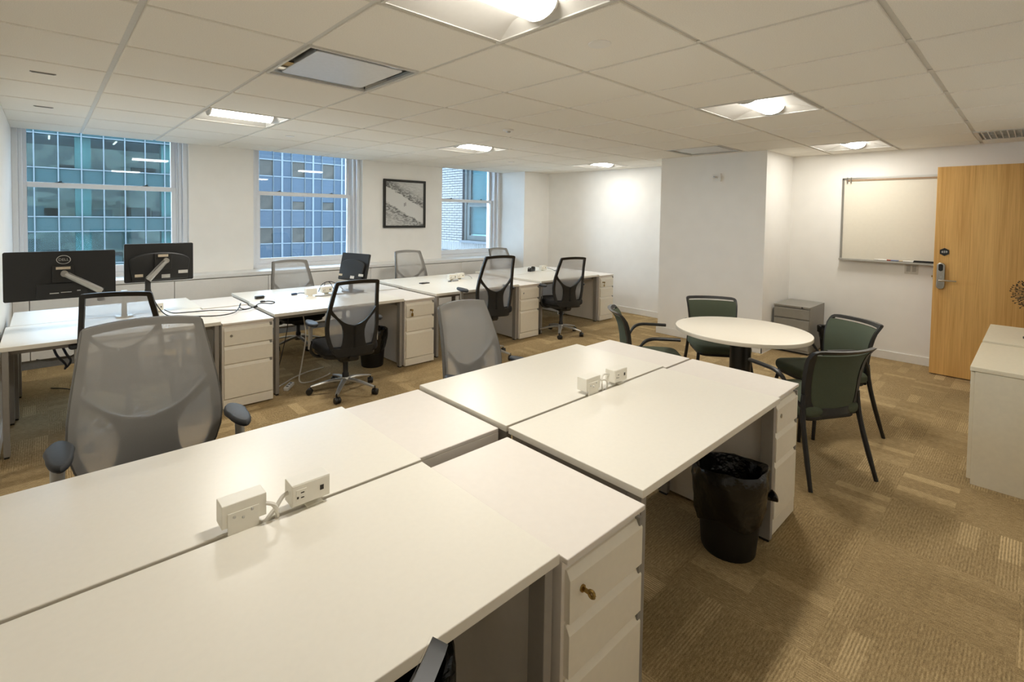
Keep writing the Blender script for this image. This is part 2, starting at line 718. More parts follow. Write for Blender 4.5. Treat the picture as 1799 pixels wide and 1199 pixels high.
YN, XN = -0.60, -0.95       # invented nook around the camera, its near wall close to bounce light
wn = MB()
wn.box(3.33, -1.8, 0, 3.45, YE, 2.7)
wn.box(3.33, -1.9, 0, XR, -1.78, 2.7)  # unseen corridor wall, put in to keep sky light out
wn.box(XN - 0.12, YN - 0.12, 0, 3.33, YN, 2.7)
wn.box(XN - 0.12, YN, 0, XN, YL + 0.12, 2.7)
wn.box(XN, YL, 0, XL - 0.15, YL + 0.12, 2.7)
struct(wn.build('wall_near', PAINT))

# skirting
def skirt(name, *bx):
    m = MB()
    for b in bx:
        m.box(*b)
    return struct(m.build(name, TRIM, bev=0.003))


SK = 0.092
skirt('baseboard_back', (XR - 0.014, 3.40, 0, XR, 6.155, SK), (XR - 0.014, YE, 0, XR, 2.10, SK))
skirt('baseboard_pillar', (6.111, 2.086, 0, 6.125, 3.414, SK), (6.111, 2.086, 0, XR, 2.10, SK), (6.111, 3.40, 0, XR, 3.414, SK))
skirt('baseboard_corner', (P3[1], 6.141, 0, XR, 6.155, SK))
skirt('baseboard_left', (XL, YL, 0, XL + 0.014, 6.40, SK))

# ceiling: plenum slab, recessed runners, every tile a piece of its own
ceiling = struct(MB().box(-1.7, -1.9, HC + 0.16, XR + 0.2, YW + 0.05, HC + 0.2).build('ceiling', PLENUM))
FIX = {(1, 1), (1, 6), (5, 1), (5, 6), (9, 1), (9, 6), (1, 3), (8, 3), (9, -1)}
gx = lambda i: TX + TP * i
gy = lambda j: TY + TP * j
G = 0.013
tile_cache = {}


def clip_cells():
    for i in range(-3, 11):
        for j in range(-4, 10):
            if (i, j) in FIX:
                continue
            x0, x1, y0, y1 = gx(i) + G, gx(i + 1) - G, gy(j) + G, gy(j + 1) - G
            if y0 > YL - 0.1 and x1 > XL:
                x0 = max(x0, XL)
            if y1 < YE and x0 > 3.33:
                continue
            x1, y1 = min(x1, XR), min(y1, YW - 0.004)
            y0, x0 = max(y0, YN), max(x0, XN)
            if x1 - x0 < 0.02 or y1 - y0 < 0.02 or (x1 <= XL and y0 > YL - 0.1):
                continue
            if x0 >= 6.125 and y0 >= 2.1 and y1 <= 3.4:
                continue
            yield x0, x1, y0, y1


for x0, x1, y0, y1 in clip_cells():
    w, d = round(x1 - x0, 4), round(y1 - y0, 4)
    if (w, d) not in tile_cache:
        m = MB()
        m.box(-w / 2, -d / 2, 0.0, w / 2, d / 2, 0.02)
        o = m.build('ceiling_tile', TILE, ceiling, ((x0 + x1) / 2, (y0 + y1) / 2, HC), bev=0.003, seg=1)
        tile_cache[(w, d)] = o.data
    else:
        link('ceiling_tile', tile_cache[(w, d)], ceiling, ((x0 + x1) / 2, (y0 + y1) / 2, HC))
for i in range(-2, 12):
    x = gx(i)
    if x < XR:
        if x < XN:
            continue
        y0 = YN
        y1 = YW if x > XL else YL
        MB().box(x - G - 0.004, y0, HC + 0.009, x + G + 0.004, y1, HC + 0.013).build('grid_runner', TBAR, ceiling)
for j in range(-3, 10):
    y = gy(j)
    if y < YN:
        continue
    MB().box(XL if y > YL - 0.1 else XN, y - G - 0.004, HC + 0.0135, XR, y + G + 0.004, HC + 0.017).build('cross_tee', TBAR, ceiling)


# ceiling lights -----------------------------------------------------
def troffer():
    t = thing('ceiling_light', '', 'ceiling light')
    w = TP / 2 - 0.014
    fr = MB()
    for a in ((-w, -w, w, -w + 0.012), (-w, w - 0.012, w, w), (-w, -w + 0.012, -w + 0.012, w - 0.012), (w - 0.012, -w + 0.012, w, w - 0.012)):
        fr.box(a[0], a[1], -0.001, a[2], a[3], 0.02)
    fr.build('frame', REFL, t)
    wi = w - 0.010
    LW = 0.085                                        # half width of the lens
    prof = []
    for k in range(9):
        q = k / 8
        prof.append((0.052 * min(1, 1.5 * q), wi - q * (wi - LW), 0.002 + 0.048 * math.sin(q * PI / 2)))
    for s in (-1, 1):
        MB().grid([[(-wi + e_, s * y, z), (0, s * y, z), (wi - e_, s * y, z)] for e_, y, z in prof]).build('reflector', REFL, t, smooth=True)
        full = [(e_, y, z) for e_, y, z in prof] + [(e_, -y, z) for e_, y, z in reversed(prof)]
        MB().grid([[(s * (wi + 0.002), y, 0.002) for e_, y, z in full], [(s * (wi - e_), y, z) for e_, y, z in full]]).build('end_panel', REFL, t, smooth=True)
    rows = []
    Lh = wi - 0.058
    for k in range(15):
        a = PI * k / 14
        y, z = LW * math.cos(a), 0.050 - 0.052 * math.sin(a)
        rows.append([(-Lh, y, z), (Lh, y, z)])
    MB().grid(rows).build('lens', LENS, t, smooth=True)
    ld = bpy.data.lights.new('lamp', 'AREA')
    ld.shape = 'RECTANGLE'
    ld.size, ld.size_y = 2 * Lh - 0.03, 0.11
    ld.energy = LAMP_W
    ld.color = LAMP_COL
    lo_ = bpy.data.objects.new('lamp', ld)
    COL.objects.link(lo_)
    lo_.parent = t
    lo_.location = (0, 0, -0.0035)
    for s in (-1, 1):
        c = MB()
        ring = [((LW + 0.003) * math.cos(PI * k / 12), 0.052 - 0.056 * math.sin(PI * k / 12)) for k in range(13)]
        n = len(ring)
        vs = [(s * Lh, y, z) for y, z in ring] + [(s * (Lh + 0.010), y, z) for y, z in ring]
        fs = [(i, i + 1, n + i + 1, n + i) for i in range(n - 1)] + [tuple(range(n)), tuple(range(n, 2 * n))]
        c.add(vs, fs).build('end_cap', REFL, t)
    MB().box(-w, -w, 0.060, w, w, 0.075).build('housing', REFL, t)
    return t


LT = troffer()
LIGHTS = [((1, 1), 'large square ceiling light cut off by the top edge of the photo'),
          ((1, 6), 'square ceiling light nearest the leftmost window'),
          ((5, 6), 'square ceiling light above the third desk pair of the window row'),
          ((9, 6), 'small far square ceiling light near the far wall corner by the windows'),
          ((5, 1), 'square ceiling light above the round meeting table side of the room'),
          ((9, 1), 'square ceiling light close to the wall above the whiteboard')]
# power of each lamp, lowered by the far walls to avoid hot spots
DIM = {(1, 1): 0.95, (1, 6): 1.0, (5, 6): 0.85, (9, 6): 0.38, (5, 1): 0.80, (9, 1): 0.50}
for k, ((i, j), lb) in enumerate(LIGHTS):
    o = LT if k == 0 else copy_tree(LT)
    o.location = (gx(i) + TP / 2, gy(j) + TP / 2, HC)
    tag(o, lb, 'ceiling light', 'square ceiling lights')
    lm = [c_ for c_ in bpy.data.objects if c_.parent == o and c_.type == 'LIGHT'][0]
    lm.data = lm.data.copy()
    lm.data.energy = LAMP_W * DIM[(i, j)]


def diffuser(label):
    t = thing('air_diffuser', label, 'air vent', group='square air diffusers in the ceiling')
    w = TP / 2 - 0.012
    f = MB()
    for a in ((-w, -w, w, -w + 0.012), (-w, w - 0.012, w, w), (-w, -w + 0.012, -w + 0.012, w - 0.012), (w - 0.012, -w + 0.012, w, w - 0.012)):
        f.box(a[0], a[1], -0.002, a[2], a[3], 0.012)
    f.build('frame', TBAR, t)
    wi = w - 0.01
    for s, ax in ((-1, 0), (1, 0), (-1, 1), (1, 1)):
        rows = []
        for k in range(6):
            q = k / 5
            d, z, l = wi - 0.05 * q ** 1.7, 0.07 * q ** 0.7, wi - 0.045 * q
            rows.append([(s * d, -l, z), (s * d, l, z)] if ax == 0 else [(-l, s * d, z), (l, s * d, z)])
        MB().grid(rows).build('throat', CHROME, t, smooth=True)
    MB().box(-w, -w, 0.075, w, w, 0.085).build('housing', GREYP, t)
    MB().prism(rrect(0.49, 0.50, 0.02), 0.004, 0.012, 0.002).build('plate', mat('diffuser_plate', (222, 224, 226), 0.25, vary=0.02), t)
    for sx in (-1, 1):
        MB().box(sx * 0.2 - 0.01, -0.15, 0.012, sx * 0.2 + 0.01, 0.15, 0.076).build('hanger', STEEL, t)
    return t


d1 = diffuser('square metal air diffuser with a flat plate near the large ceiling light')
d1.location = (gx(1) + TP / 2, gy(3) + TP / 2, HC)
d2 = copy_tree(d1)
d2.location = (gx(8) + TP / 2, gy(3) + TP / 2, HC)
d2['label'] = 'square metal air diffuser tucked against the wall pillar'

g = thing('return_grille', 'dark slotted return air grille at the right edge of the ceiling', 'air vent', (gx(9) + TP / 2, gy(-1) + TP / 2 + 0.02, HC))
w = TP / 2 - 0.012
f = MB()
for a in ((-w, -w, w, -w + 0.03), (-w, w - 0.03, w, w), (-w, -w + 0.03, -w + 0.03, w - 0.03), (w - 0.03, -w + 0.03, w, w - 0.03)):
    f.box(a[0], a[1], -0.002, a[2], a[3], 0.012)
f.build('frame', TBAR, g)
MB().box(-w, -w, 0.06, w, w, 0.07).build('housing', BLACKM, g)
slat = None
for k in range(14):
    y = -w + 0.05 + k * (2 * w - 0.10) / 13
    if slat is None:
        slat = MB().box(-w + 0.03, -0.004, 0, w - 0.03, 0.004, 0.035).build('slat', TBAR, g, (0, y, 0))
    else:
        link('slat', slat.data, g, (0, y, 0))
for k in range(3):
    x = -w + (k + 1) * 2 * w / 4
    MB().box(x - 0.004, -w + 0.03, 0.002, x + 0.004, w - 0.03, 0.03).build('cross_bar', TBAR, g)


def disc(label, i, j, r, h, cat='smoke detector', inner=False):
    t = thing('ceiling_sensor', label, cat, (gx(i + .5), gy(j + .5), HC))
    MB().lathe([(r * 0.80, -h), (r * 0.97, -h * 0.8), (r, -h * 0.3), (r, 0)], n=28).build('cover', TRIM, t, smooth=True)
    if inner:
        MB().lathe([(r * 0.30, -h - 0.012), (r * 0.42, -h - 0.006), (r * 0.45, -h + 0.001)], n=20).build('nozzle', STEEL, t, smooth=True)
    return t


disc('flat round cover plate in the ceiling tile beside the large ceiling light', 2, 1, 0.052, 0.006, 'ceiling cover')
disc('small round sprinkler head in the middle of the ceiling', 4, 4, 0.05, 0.016, 'sprinkler', True)
disc('round ceiling cover between the two right-hand ceiling lights', 7, 1, 0.05, 0.007, 'ceiling cover')
disc('tiny far ceiling disc past the row of window desks', 7, 7, 0.045, 0.007, 'ceiling cover')
disc('small ceiling disc just behind the ceiling light nearest the left window', 2, 7, 0.045, 0.006, 'ceiling cover')
for j, lb in ((5, 'thin grey slot plate in the left ceiling tile, the nearer of two'), (7, 'thin grey slot plate in the left ceiling tile, the one closest to the window')):
    t = thing('ceiling_slot_plate', lb, 'ceiling plate', (gx(-0.445), gy(j + 0.44), HC))
    MB().prism(rrect(0.115, 0.022, 0.004), -0.004, 0, 0.001).build('plate', POST, t)
    MB().box(-0.05, -0.005, -0.006, 0.05, 0.005, -0.004).build('slot', GREYP, t)


# windows ------------------------------------------------------------
def window(n, x0, x1, g0, g1):
    """double-hung window: opening x0..x1, clear glass g0..g1"""
    r = sroot('window_%d' % n)
    zb, zt, zm = 0.845, 2.42, 1.80
    j = MB()
    for a, b, yy in ((x0, x0 + 0.045, 6.80), (x0 + 0.045, x0 + 0.075, 6.87), (x0 + 0.075, g0 - 0.045, 6.915)):
        j.box(a, yy, zb, b, 7.08, zt)
    for a, b, yy in ((x1 - 0.045, x1, 6.80), (x1 - 0.075, x1 - 0.045, 6.87), (g1 + 0.045, x1 - 0.075, 6.915)):
        j.box(a, yy, zb, b, 7.08, zt)
    j.box(x0, 6.90, zt - 0.03, x1, 7.08, zt)
    j.build('jamb_lining', SASH, r, bev=0.004)
    MB().box(x0, 6.86, 0.80, x1, 7.1, zb + 0.012).build('window_sill', SASH, r, bev=0.004)

    def sash(nm, za, zc, yy, bot, top):
        m = MB()
        s = 0.045
        m.box(g0 - s, yy, za, g0, yy + 0.04, zc)
        m.box(g1, yy, za, g1 + s, yy + 0.04, zc)
        m.box(g0, yy, za, g1, yy + 0.04, za + bot)
        m.box(g0, yy, zc - top, g1, yy + 0.04, zc)
        o = m.build(nm, SASH, r, bev=0.003)
        MB().box(g0 - 0.002, yy + 0.017, za + bot - 0.002, g1 + 0.002, yy + 0.023, zc - top + 0.002).build('pane', GLASS, o)
        return o
    sash('upper_sash', zm - 0.02, zt, 6.985, 0.05, 0.04)
    lo = sash('lower_sash', zb + 0.012, zm + 0.025, 6.94, 0.075, 0.05)
    for q in (0.2, 0.8):
        xx = g0 + q * (g1 - g0)
        m = MB().box(xx - 0.035, 6.945, zm + 0.025, xx + 0.035, 6.975, zm + 0.032)
        m.tube([(xx - 0.01, 6.96, zm + 0.032), (xx + 0.02, 6.96, zm + 0.045)], 0.007)
        m.build('sash_lock', BLACKM, lo)
    return r


window(1, P1[0], P1[1], -0.135, 1.125)
window(2, P2[0], P2[1], 2.125, 3.365)
window(3, P3[0], P3[1], 5.085, 6.245)

# window bench -------------------------------------------------------
b = thing('window_bench', 'long white panelled bench ledge running under the windows', 'window ledge', (0, 0, 0))
m = MB().box(XL, 6.42, 0.772, P3[1], YW, 0.815)
for p in (P1, P2, P3):
    m.box(p[0], YW - 0.001, 0.80, p[1], 6.87, 0.815)
m.build('ledge', mat('ledge_white', (236, 236, 234), 0.3, vary=0.01), b, bev=0.004)
MB().box(XL, 6.47, 0.0, P3[1], YW, 0.772).build('carcass', TRIM, b)
MB().box(XL, 6.455, 0.0, P3[1], 6.47, 0.085).build('toe_kick', mat('toe_kick', (120, 120, 120), 0.6), b)
seams = [XL, -0.12, 1.063, 2.066, 2.1, 3.482, 5.159, P3[1]]
for a, c in zip(seams[:-1], seams[1:]):
    MB().box(a + 0.003, 6.43, 0.09, c - 0.003, 6.472, 0.762).build('panel', TRIM, b, bev=0.002)

# wall picture, switch plates, outlets --------------------------------
t = thing('framed_picture', 'black framed black-and-white beach photograph between two windows', 'picture', (4.218, YW, 1.71))
wp, hp = 0.765, 0.752
m = MB()
for a in ((-wp / 2, -hp / 2, wp / 2, -hp / 2 + 0.036), (-wp / 2, hp / 2 - 0.036, wp / 2, hp / 2), (-wp / 2, -hp / 2 + 0.036, -wp / 2 + 0.036, hp / 2 - 0.036), (wp / 2 - 0.036, -hp / 2 + 0.036, wp / 2, hp / 2 - 0.036)):
    m.box(a[0], -0.032, a[1], a[2], 0, a[3])
m.build('frame', BLACKP, t, bev=0.002)
pr = MB().box(-wp / 2 + 0.03, -0.016, -hp / 2 + 0.03, wp / 2 - 0.03, -0.002, hp / 2 - 0.03).build('print', photo_material(), t)
for dx in (-0.012, 0.012):
    MB().box(dx - 0.004 , -0.0175, -0.035 + dx * 0.5, dx + 0.004, -0.0161, 0.02 + dx * 0.5).build('walker_mark', BLACKP, pr)


PLATE = mat('switch_plate', (214, 210, 200), 0.5)
PLATE2 = mat('switch_insert', (178, 174, 165), 0.5)


def plate(name, label, cat, x, y, z, w, h, holes):
    t = thing(name, label, cat, (x, y, z))
    MB().box(-0.006, -w / 2, -h / 2, 0, w / 2, h / 2).build('cover_plate', PLATE, t, bev=0.002)
    for (dy, dz, ww_, hh) in holes:
        MB().box(-0.009, dy - ww_ / 2, dz - hh / 2, -0.006, dy + ww_ / 2, dz + hh / 2).build('insert', PLATE2, t, bev=0.001)
    return t


plate('wall_outlet', 'white wall outlet low on the far wall, the one further from the pillar', 'outlet', XR, 3.817, 0.448, 0.075, 0.118, [(0, 0.022, 0.034, 0.03), (0, -0.022, 0.034, 0.03)])
plate('wall_outlet', 'white data outlet low on the far wall right next to the pillar', 'outlet', XR, 3.690, 0.448, 0.075, 0.118, [(0, 0.0, 0.022, 0.026)])
plate('light_switch', 'double rocker light switch plate under the whiteboard', 'light switch', XR, 0.913, 1.035, 0.115, 0.118, [(0.024, 0, 0.034, 0.068), (-0.024, 0, 0.034, 0.068)])
t = thing('wall_bracket', 'small white bracket plate high on the wall pillar', 'bracket', (6.125, 2.66, 2.05))
MB().box(-0.005, -0.05, -0.045, 0, 0.05, 0.045).build('plate', TRIM, t, bev=0.001)
MB().box(-0.03, -0.052, -0.045, -0.005, -0.044, 0.05).build('flange', TRIM, t, bev=0.001)
MB().tube([(-0.005, 0.04, 0.01), (-0.03, 0.03, 0.012), (-0.04, 0.0, 0.0), (-0.03, -0.02, -0.005)], 0.007).build('hook', STEEL, t)

# whiteboard ---------------------------------------------------------
t = thing('whiteboard', 'aluminium framed whiteboard on the wall partly hidden behind the door', 'whiteboard', (XR, 0.955, 1.57))
hw, hh = 0.605, 0.468
MB().box(-0.012, -hw, -hh, 0, hw, hh).build('board', BOARD, t)
m = MB()
m.box(-0.02, -hw - 0.008, -hh, -0.0, -hw + 0.012, hh)
m.box(-0.02, hw - 0.012, -hh, -0.0, hw + 0.008, hh)
m.box(-0.02, -hw - 0.008, hh - 0.012, -0.0, hw + 0.008, hh + 0.008)
m.build('frame', STEEL, t, bev=0.001)
MB().box(-0.022, -hw, hh - 0.028, -0.012, hw - 0.03, hh - 0.010).build('map_rail', mat('tan_rail', (166, 140, 112), 0.6), t)
MB().box(-0.075, -hw - 0.008, -hh - 0.016, 0, hw + 0.008, -hh + 0.004).build('tray', ALU, t, bev=0.002)
for dy in (0.02, 0.055):
    MB().box(-0.035, hw - 0.03 - dy, hh - 0.05, -0.02, hw - 0.018 - dy, hh + 0.012).build('clip', CHROME, t, bev=0.002)
zt = 1.57 - hh + 0.004


def marker(y, ln, m, cap, label):
    t = thing('marker_pen', label, 'marker', (XR - 0.05, y, zt + 0.008))
    MB().tube([(0, -ln / 2, 0), (0, ln / 2 - 0.035, 0)], 0.008, 10).build('barrel', m, t, smooth=True)
    MB().tube([(0, ln / 2 - 0.035, 0), (0, ln / 2, 0)], 0.0088, 10).build('cap', cap, t, smooth=True)


marker(1.165, 0.13, TRIM, mat('cap_white', (226, 222, 214), 0.5), 'white marker pen on the whiteboard tray, leftmost')
marker(1.06, 0.12, mat('pen_blue', (120, 130, 160), 0.5), mat('cap_red', (170, 90, 70), 0.5), 'marker pen with blue barrel and red cap on the whiteboard tray')
marker(0.95, 0.13, TRIM, mat('cap_tan', (200, 180, 150), 0.5), 'white marker pen with tan cap on the whiteboard tray')
t = thing('board_eraser', 'flat black board eraser on the whiteboard tray beside the door', 'eraser', (XR - 0.045, 0.79, zt + 0.0005))
MB().prism(rrect(0.044, 0.21, 0.006), 0.0, 0.012, 0.003).build('felt', BLACKP, t)
MB().prism(rrect(0.042, 0.20, 0.006), 0.012, 0.022, 0.003).build('handle', BLACKM, t)

# the open door ------------------------------------------------------
XD = 6.68
d = sroot('door_1', (XD, 0.70, 0))
MB().box(0, -0.91, 0.012, 0.045, 0, 2.10).build('leaf', WOOD, d, bev=0.002)
lk = MB().prism(rrect(0.062, 0.265, 0.031, 8), 0, 0.022, 0.005).build('lock_plate', STEEL, d)
lk.rotation_euler = (0, -PI / 2, 0)
lk.location = (0, -0.058, 1.007)
lk.rotation_euler = Matrix(((0, 0, -1), (-1, 0, 0), (0, 1, 0))).to_euler()
rd = MB().prism(rrect(0.034, 0.072, 0.017, 8), 0.022, 0.029, 0.003).build('card_reader', BLACKP, lk, (0, 0.085, 0))
h = MB()
h.tube([(0, 0, 0.02), (0, 0, 0.062)], 0.011, 12)
h.tube([(-0.012, 0, 0.060), (0.05, 0, 0.062), (0.118, 0, 0.060)], [0.011, 0.010, 0.009], 10)
h.build('lever_handle', CHROME, lk, (0.004, -0.040, 0), smooth=True)
MB().tube([(0, 0, 0.02), (0, 0, 0.03)], 0.008, 10).build('key_cylinder', CHROME, lk, (0.004, -0.012, 0), smooth=True)
hexo = [(0.040 * math.cos(PI / 6 + k * PI / 3), 0.040 * math.sin(PI / 6 + k * PI / 3)) for k in range(6)]
hx = MB().prism(hexo, 0, 0.004, 0.0008, 1).build('room_number_sign', BLACKM, d, (0, -0.078, 1.249))
hx.rotation_euler = lk.rotation_euler
text_mesh('659', 0.030, TRIM, hx, (0, 0, 0.0045), (0, 0, 0), 'room_number')
MB().box(0.012, 0, 0.965, 0.033, 0.004, 1.06).build('latch_plate', STEEL, d)
MB().box(0.016, 0.004, 0.985, 0.029, 0.014, 1.005).build('latch_bolt', BRASS, d)
for z in (0.25, 1.05, 1.85):
    MB().tube([(0.045, -0.912, z - 0.05), (0.045, -0.912, z + 0.05)], 0.008).build('hinge', STEEL, d)
fr = MB()
fr.box(5.74, YE - 0.13, 0, 5.78, YE + 0.012, 2.14)
fr.box(6.66, YE - 0.13, 0, 6.70, YE + 0.012, 2.14)
fr.box(5.74, YE - 0.13, 2.10, 6.70, YE + 0.012, 2.14)
struct(fr.build('trim_1', POST))


# ------------------------------------------------------------------ desks and pedestals
HD = 0.699


def desk(name, label, x0, x1, y0, y1, group):
    """y0 is always the lower y"""
    t = thing(name, label, 'desk', ((x0 + x1) / 2, (y0 + y1) / 2, 0), 0, group)
    w, d = (x1 - x0) / 2, (y1 - y0) / 2
    MB().box(-w, -d, HD - 0.028, w, d, HD - 0.0005).build('desk_top', DESK, t, bev=0.0025)
    for sx in (-1, 1):
        for sy in (-1, 1):
            xx = sx * (w - 0.012)
            yy = sy * (d - 0.012)
            MB().box(xx, yy, 0.012, xx - sx * 0.030, yy - sy * 0.055, HD - 0.029).build('leg', POST, t, bev=0.002)
            MB().box(xx - sx * 0.003, yy - sy * 0.006, 0, xx - sx * 0.027, yy - sy * 0.049, 0.012).build('foot', BLACKP, t)
        MB().box(sx * (w - 0.012), -d + 0.068, HD - 0.075, sx * (w - 0.042), d - 0.068, HD - 0.029).build('side_rail', POST, t, bev=0.002)
    for sy in (-1, 1):
        MB().box(-w + 0.043, sy * (d - 0.10), HD - 0.07, w - 0.043, sy * (d - 0.13), HD - 0.029).build('cross_rail', POST, t)
    return t


def pedestal(label, x0, x1, y0, y1, face, group, key=False, top=0.684):
    """three-drawer unit; face = -1 opens towards -y, +1 towards +y"""
    t = thing('pedestal', label, 'drawer unit', ((x0 + x1) / 2, (y0 + y1) / 2, 0), 0 if face < 0 else PI, group)
    w, d = (x1 - x0) / 2, (y1 - y0) / 2
    MB().box(-w, -d + 0.018, 0.012, w, d, top - 0.016).build('body', PEDT, t, bev=0.002)
    MB().box(-w, -d, top - 0.016, w, d, top).build('top', PEDT, t, bev=0.003)
    MB().box(-w + 0.004, -d + 0.004, 0.012, w - 0.004, -d + 0.02, 0.082).build('plinth', PEDF, t, bev=0.002)
    z = top - 0.016 - 0.020
    for k, hgt in enumerate((0.145, 0.145, z - 0.29 - 0.086)):
        a = z - hgt
        wd = w - 0.012
        m = MB()
        sec = [(-d + 0.0, a + 0.004), (-d + 0.0, z - 0.028), (-d + 0.012, z - 0.004), (-d + 0.02, z - 0.004), (-d + 0.02, a + 0.004)]
        vs = [(-wd, y, q) for y, q in sec] + [(wd, y, q) for y, q in sec]
        n = len(sec)
        m.add(vs, [tuple(range(n)), tuple(reversed(range(n, 2 * n)))] + [(i, n + i, n + (i + 1) % n, (i + 1) % n) for i in range(n)])
        dr = m.build('drawer', PEDF, t, bev=0.0015)
        MB().box(wd - 0.016, -d + 0.0005, z - 0.020, wd, -d + 0.018, z + 0.004).build('pull_latch', NOTCH, dr, bev=0.001)
        if k == 0:
            lx, lz = -w + 0.062, a + 0.078
            m = MB().tube([(lx, -d + 0.002, lz), (lx, -d - 0.004, lz)], 0.010, 14)
            m.build('lock', BRASS if key else STEEL, dr, smooth=True)
            if key:
                m = MB().box(lx - 0.0015, -d - 0.026, lz - 0.006, lx + 0.0015, -d - 0.004, lz + 0.006)
                ring = [(lx, -d - 0.030 + 0.008 * math.cos(2 * PI * q / 16), lz + 0.008 * math.sin(2 * PI * q / 16)) for q in range(17)]
                m.tube(ring, 0.0048, 6)
                m.build('key', BRASS, dr)
                if key == 2:
                    m = MB().tube([(lx, -d - 0.03, lz - 0.012), (lx, -d - 0.028, lz - 0.03)], 0.003, 6)
                    m.box(lx - 0.012, -d - 0.03, lz - 0.062, lx + 0.012, -d - 0.026, lz - 0.03)
                    m.build('spare_key', BRASS, dr)
        z = a
    for sx in (-1, 1):
        for sy in (-1, 1):
            MB().lathe([(0.012, 0), (0.012, 0.013)], (sx * (w - 0.03), sy * (d - 0.04), 0), 10).build('glide', BLACKP, t)
    return t


GF = 'white desks of the front island'
desk('desk', 'large white desk at the bottom left, nearest the camera', -0.235, 0.955, 0.78, 1.395, GF)
desk('desk', 'white desk at the left edge just in front of the big grey mesh chair', -0.235, 0.962, 1.409, 2.03, GF)
desk('desk', 'white desk on the right of the front island with a black bin beneath', 1.375, 2.597, 0.797, 1.402, GF)
desk('desk', 'white desk of the front island in front of the smaller grey mesh chair', 1.378, 2.632, 1.417, 2.042, GF)
GP = 'drawer units of the front island'
pedestal('white three-drawer unit with a brass key at the bottom of the photo', 0.968, 1.335, 0.765, 1.365, -1, GP, key=1)
pedestal('white drawer unit behind the bottom one, its top between two front island desks', 0.975, 1.362, 1.445, 2.03, 1, GP)
pedestal('white three-drawer unit at the right end of the front island beside the green chair', 2.602, 2.925, 0.812, 1.388, -1, GP, top=0.692)
pedestal('white drawer unit at the far right corner of the front island', 2.640, 2.925, 1.405, 1.985, 1, GP, top=0.692)

GB = 'white desks of the window row'
GQ = 'drawer units of the window row'
ROW = [(-0.22, 1.0, 1.385, 'leftmost, beside the two monitors', 0, 4.20),
       (1.415, 2.675, 3.04, 'second from the left, holding the angled monitor', 2, 4.25),
       (3.11, 4.365, 4.725, 'third from the left, with a small phone', 0, 4.30),
       (4.80, 6.065, 6.415, 'farthest right, with the black tape dispenser', 2, 4.32)]
WHICH = ('leftmost', 'second from the left', 'third from the left', 'rightmost')
for k, (a, b_, c, lb, key, yf) in enumerate(ROW):
    ym = 4.93 + 0.03 * k
    desk('desk', 'white window-row desk on the near side, ' + lb, a, b_, yf, ym - 0.005, GB)
    desk('desk', 'white window-row desk on the window side, %s of that side' % WHICH[k], a + 0.02, b_ + 0.02, ym + 0.005, ym + 0.66, GB)
    pedestal('white near-side drawer unit of the window row, %s, %s' % (WHICH[k], 'keys in its lock' if key else 'bare lock'),
             b_ + 0.005, c, yf - 0.02, ym - 0.03, -1, GQ, key=key)
    pedestal('white drawer unit top on the window side of the window row, %s' % WHICH[k], b_ + 0.03, c + 0.02, ym + 0.02, ym + 0.56, 1, GQ)


# ------------------------------------------------------------------ task chairs
def interp(tab, t):
    for (a, va), (b_, vb) in zip(tab[:-1], tab[1:]):
        if t <= b_:
            return va + (vb - va) * (t - a) / (b_ - a) if b_ > a else va
    return tab[-1][1]


HALF = [(0, 0.135), (0.02, 0.160), (0.05, 0.178), (0.10, 0.197), (0.18, 0.216), (0.28, 0.231), (0.38, 0.236), (0.48, 0.234), (0.60, 0.226), (0.80, 0.208), (0.95, 0.194), (1.0, 0.190)]
PROF = [(0, -0.205), (0.15, -0.200), (0.30, -0.197), (0.45, -0.205), (0.60, -0.222), (0.80, -0.258), (1.0, -0.305), (1.1, -0.335)]
HB = 0.63


def bp_(a, t, off=0.0):
    """point on the backrest surface, a sideways in metres, t up the back 0..1"""
    q = max(0.0, min(1.1, t))
    return (a, interp(PROF, q) + 0.85 * a * a + off, -0.06 + t * HB)


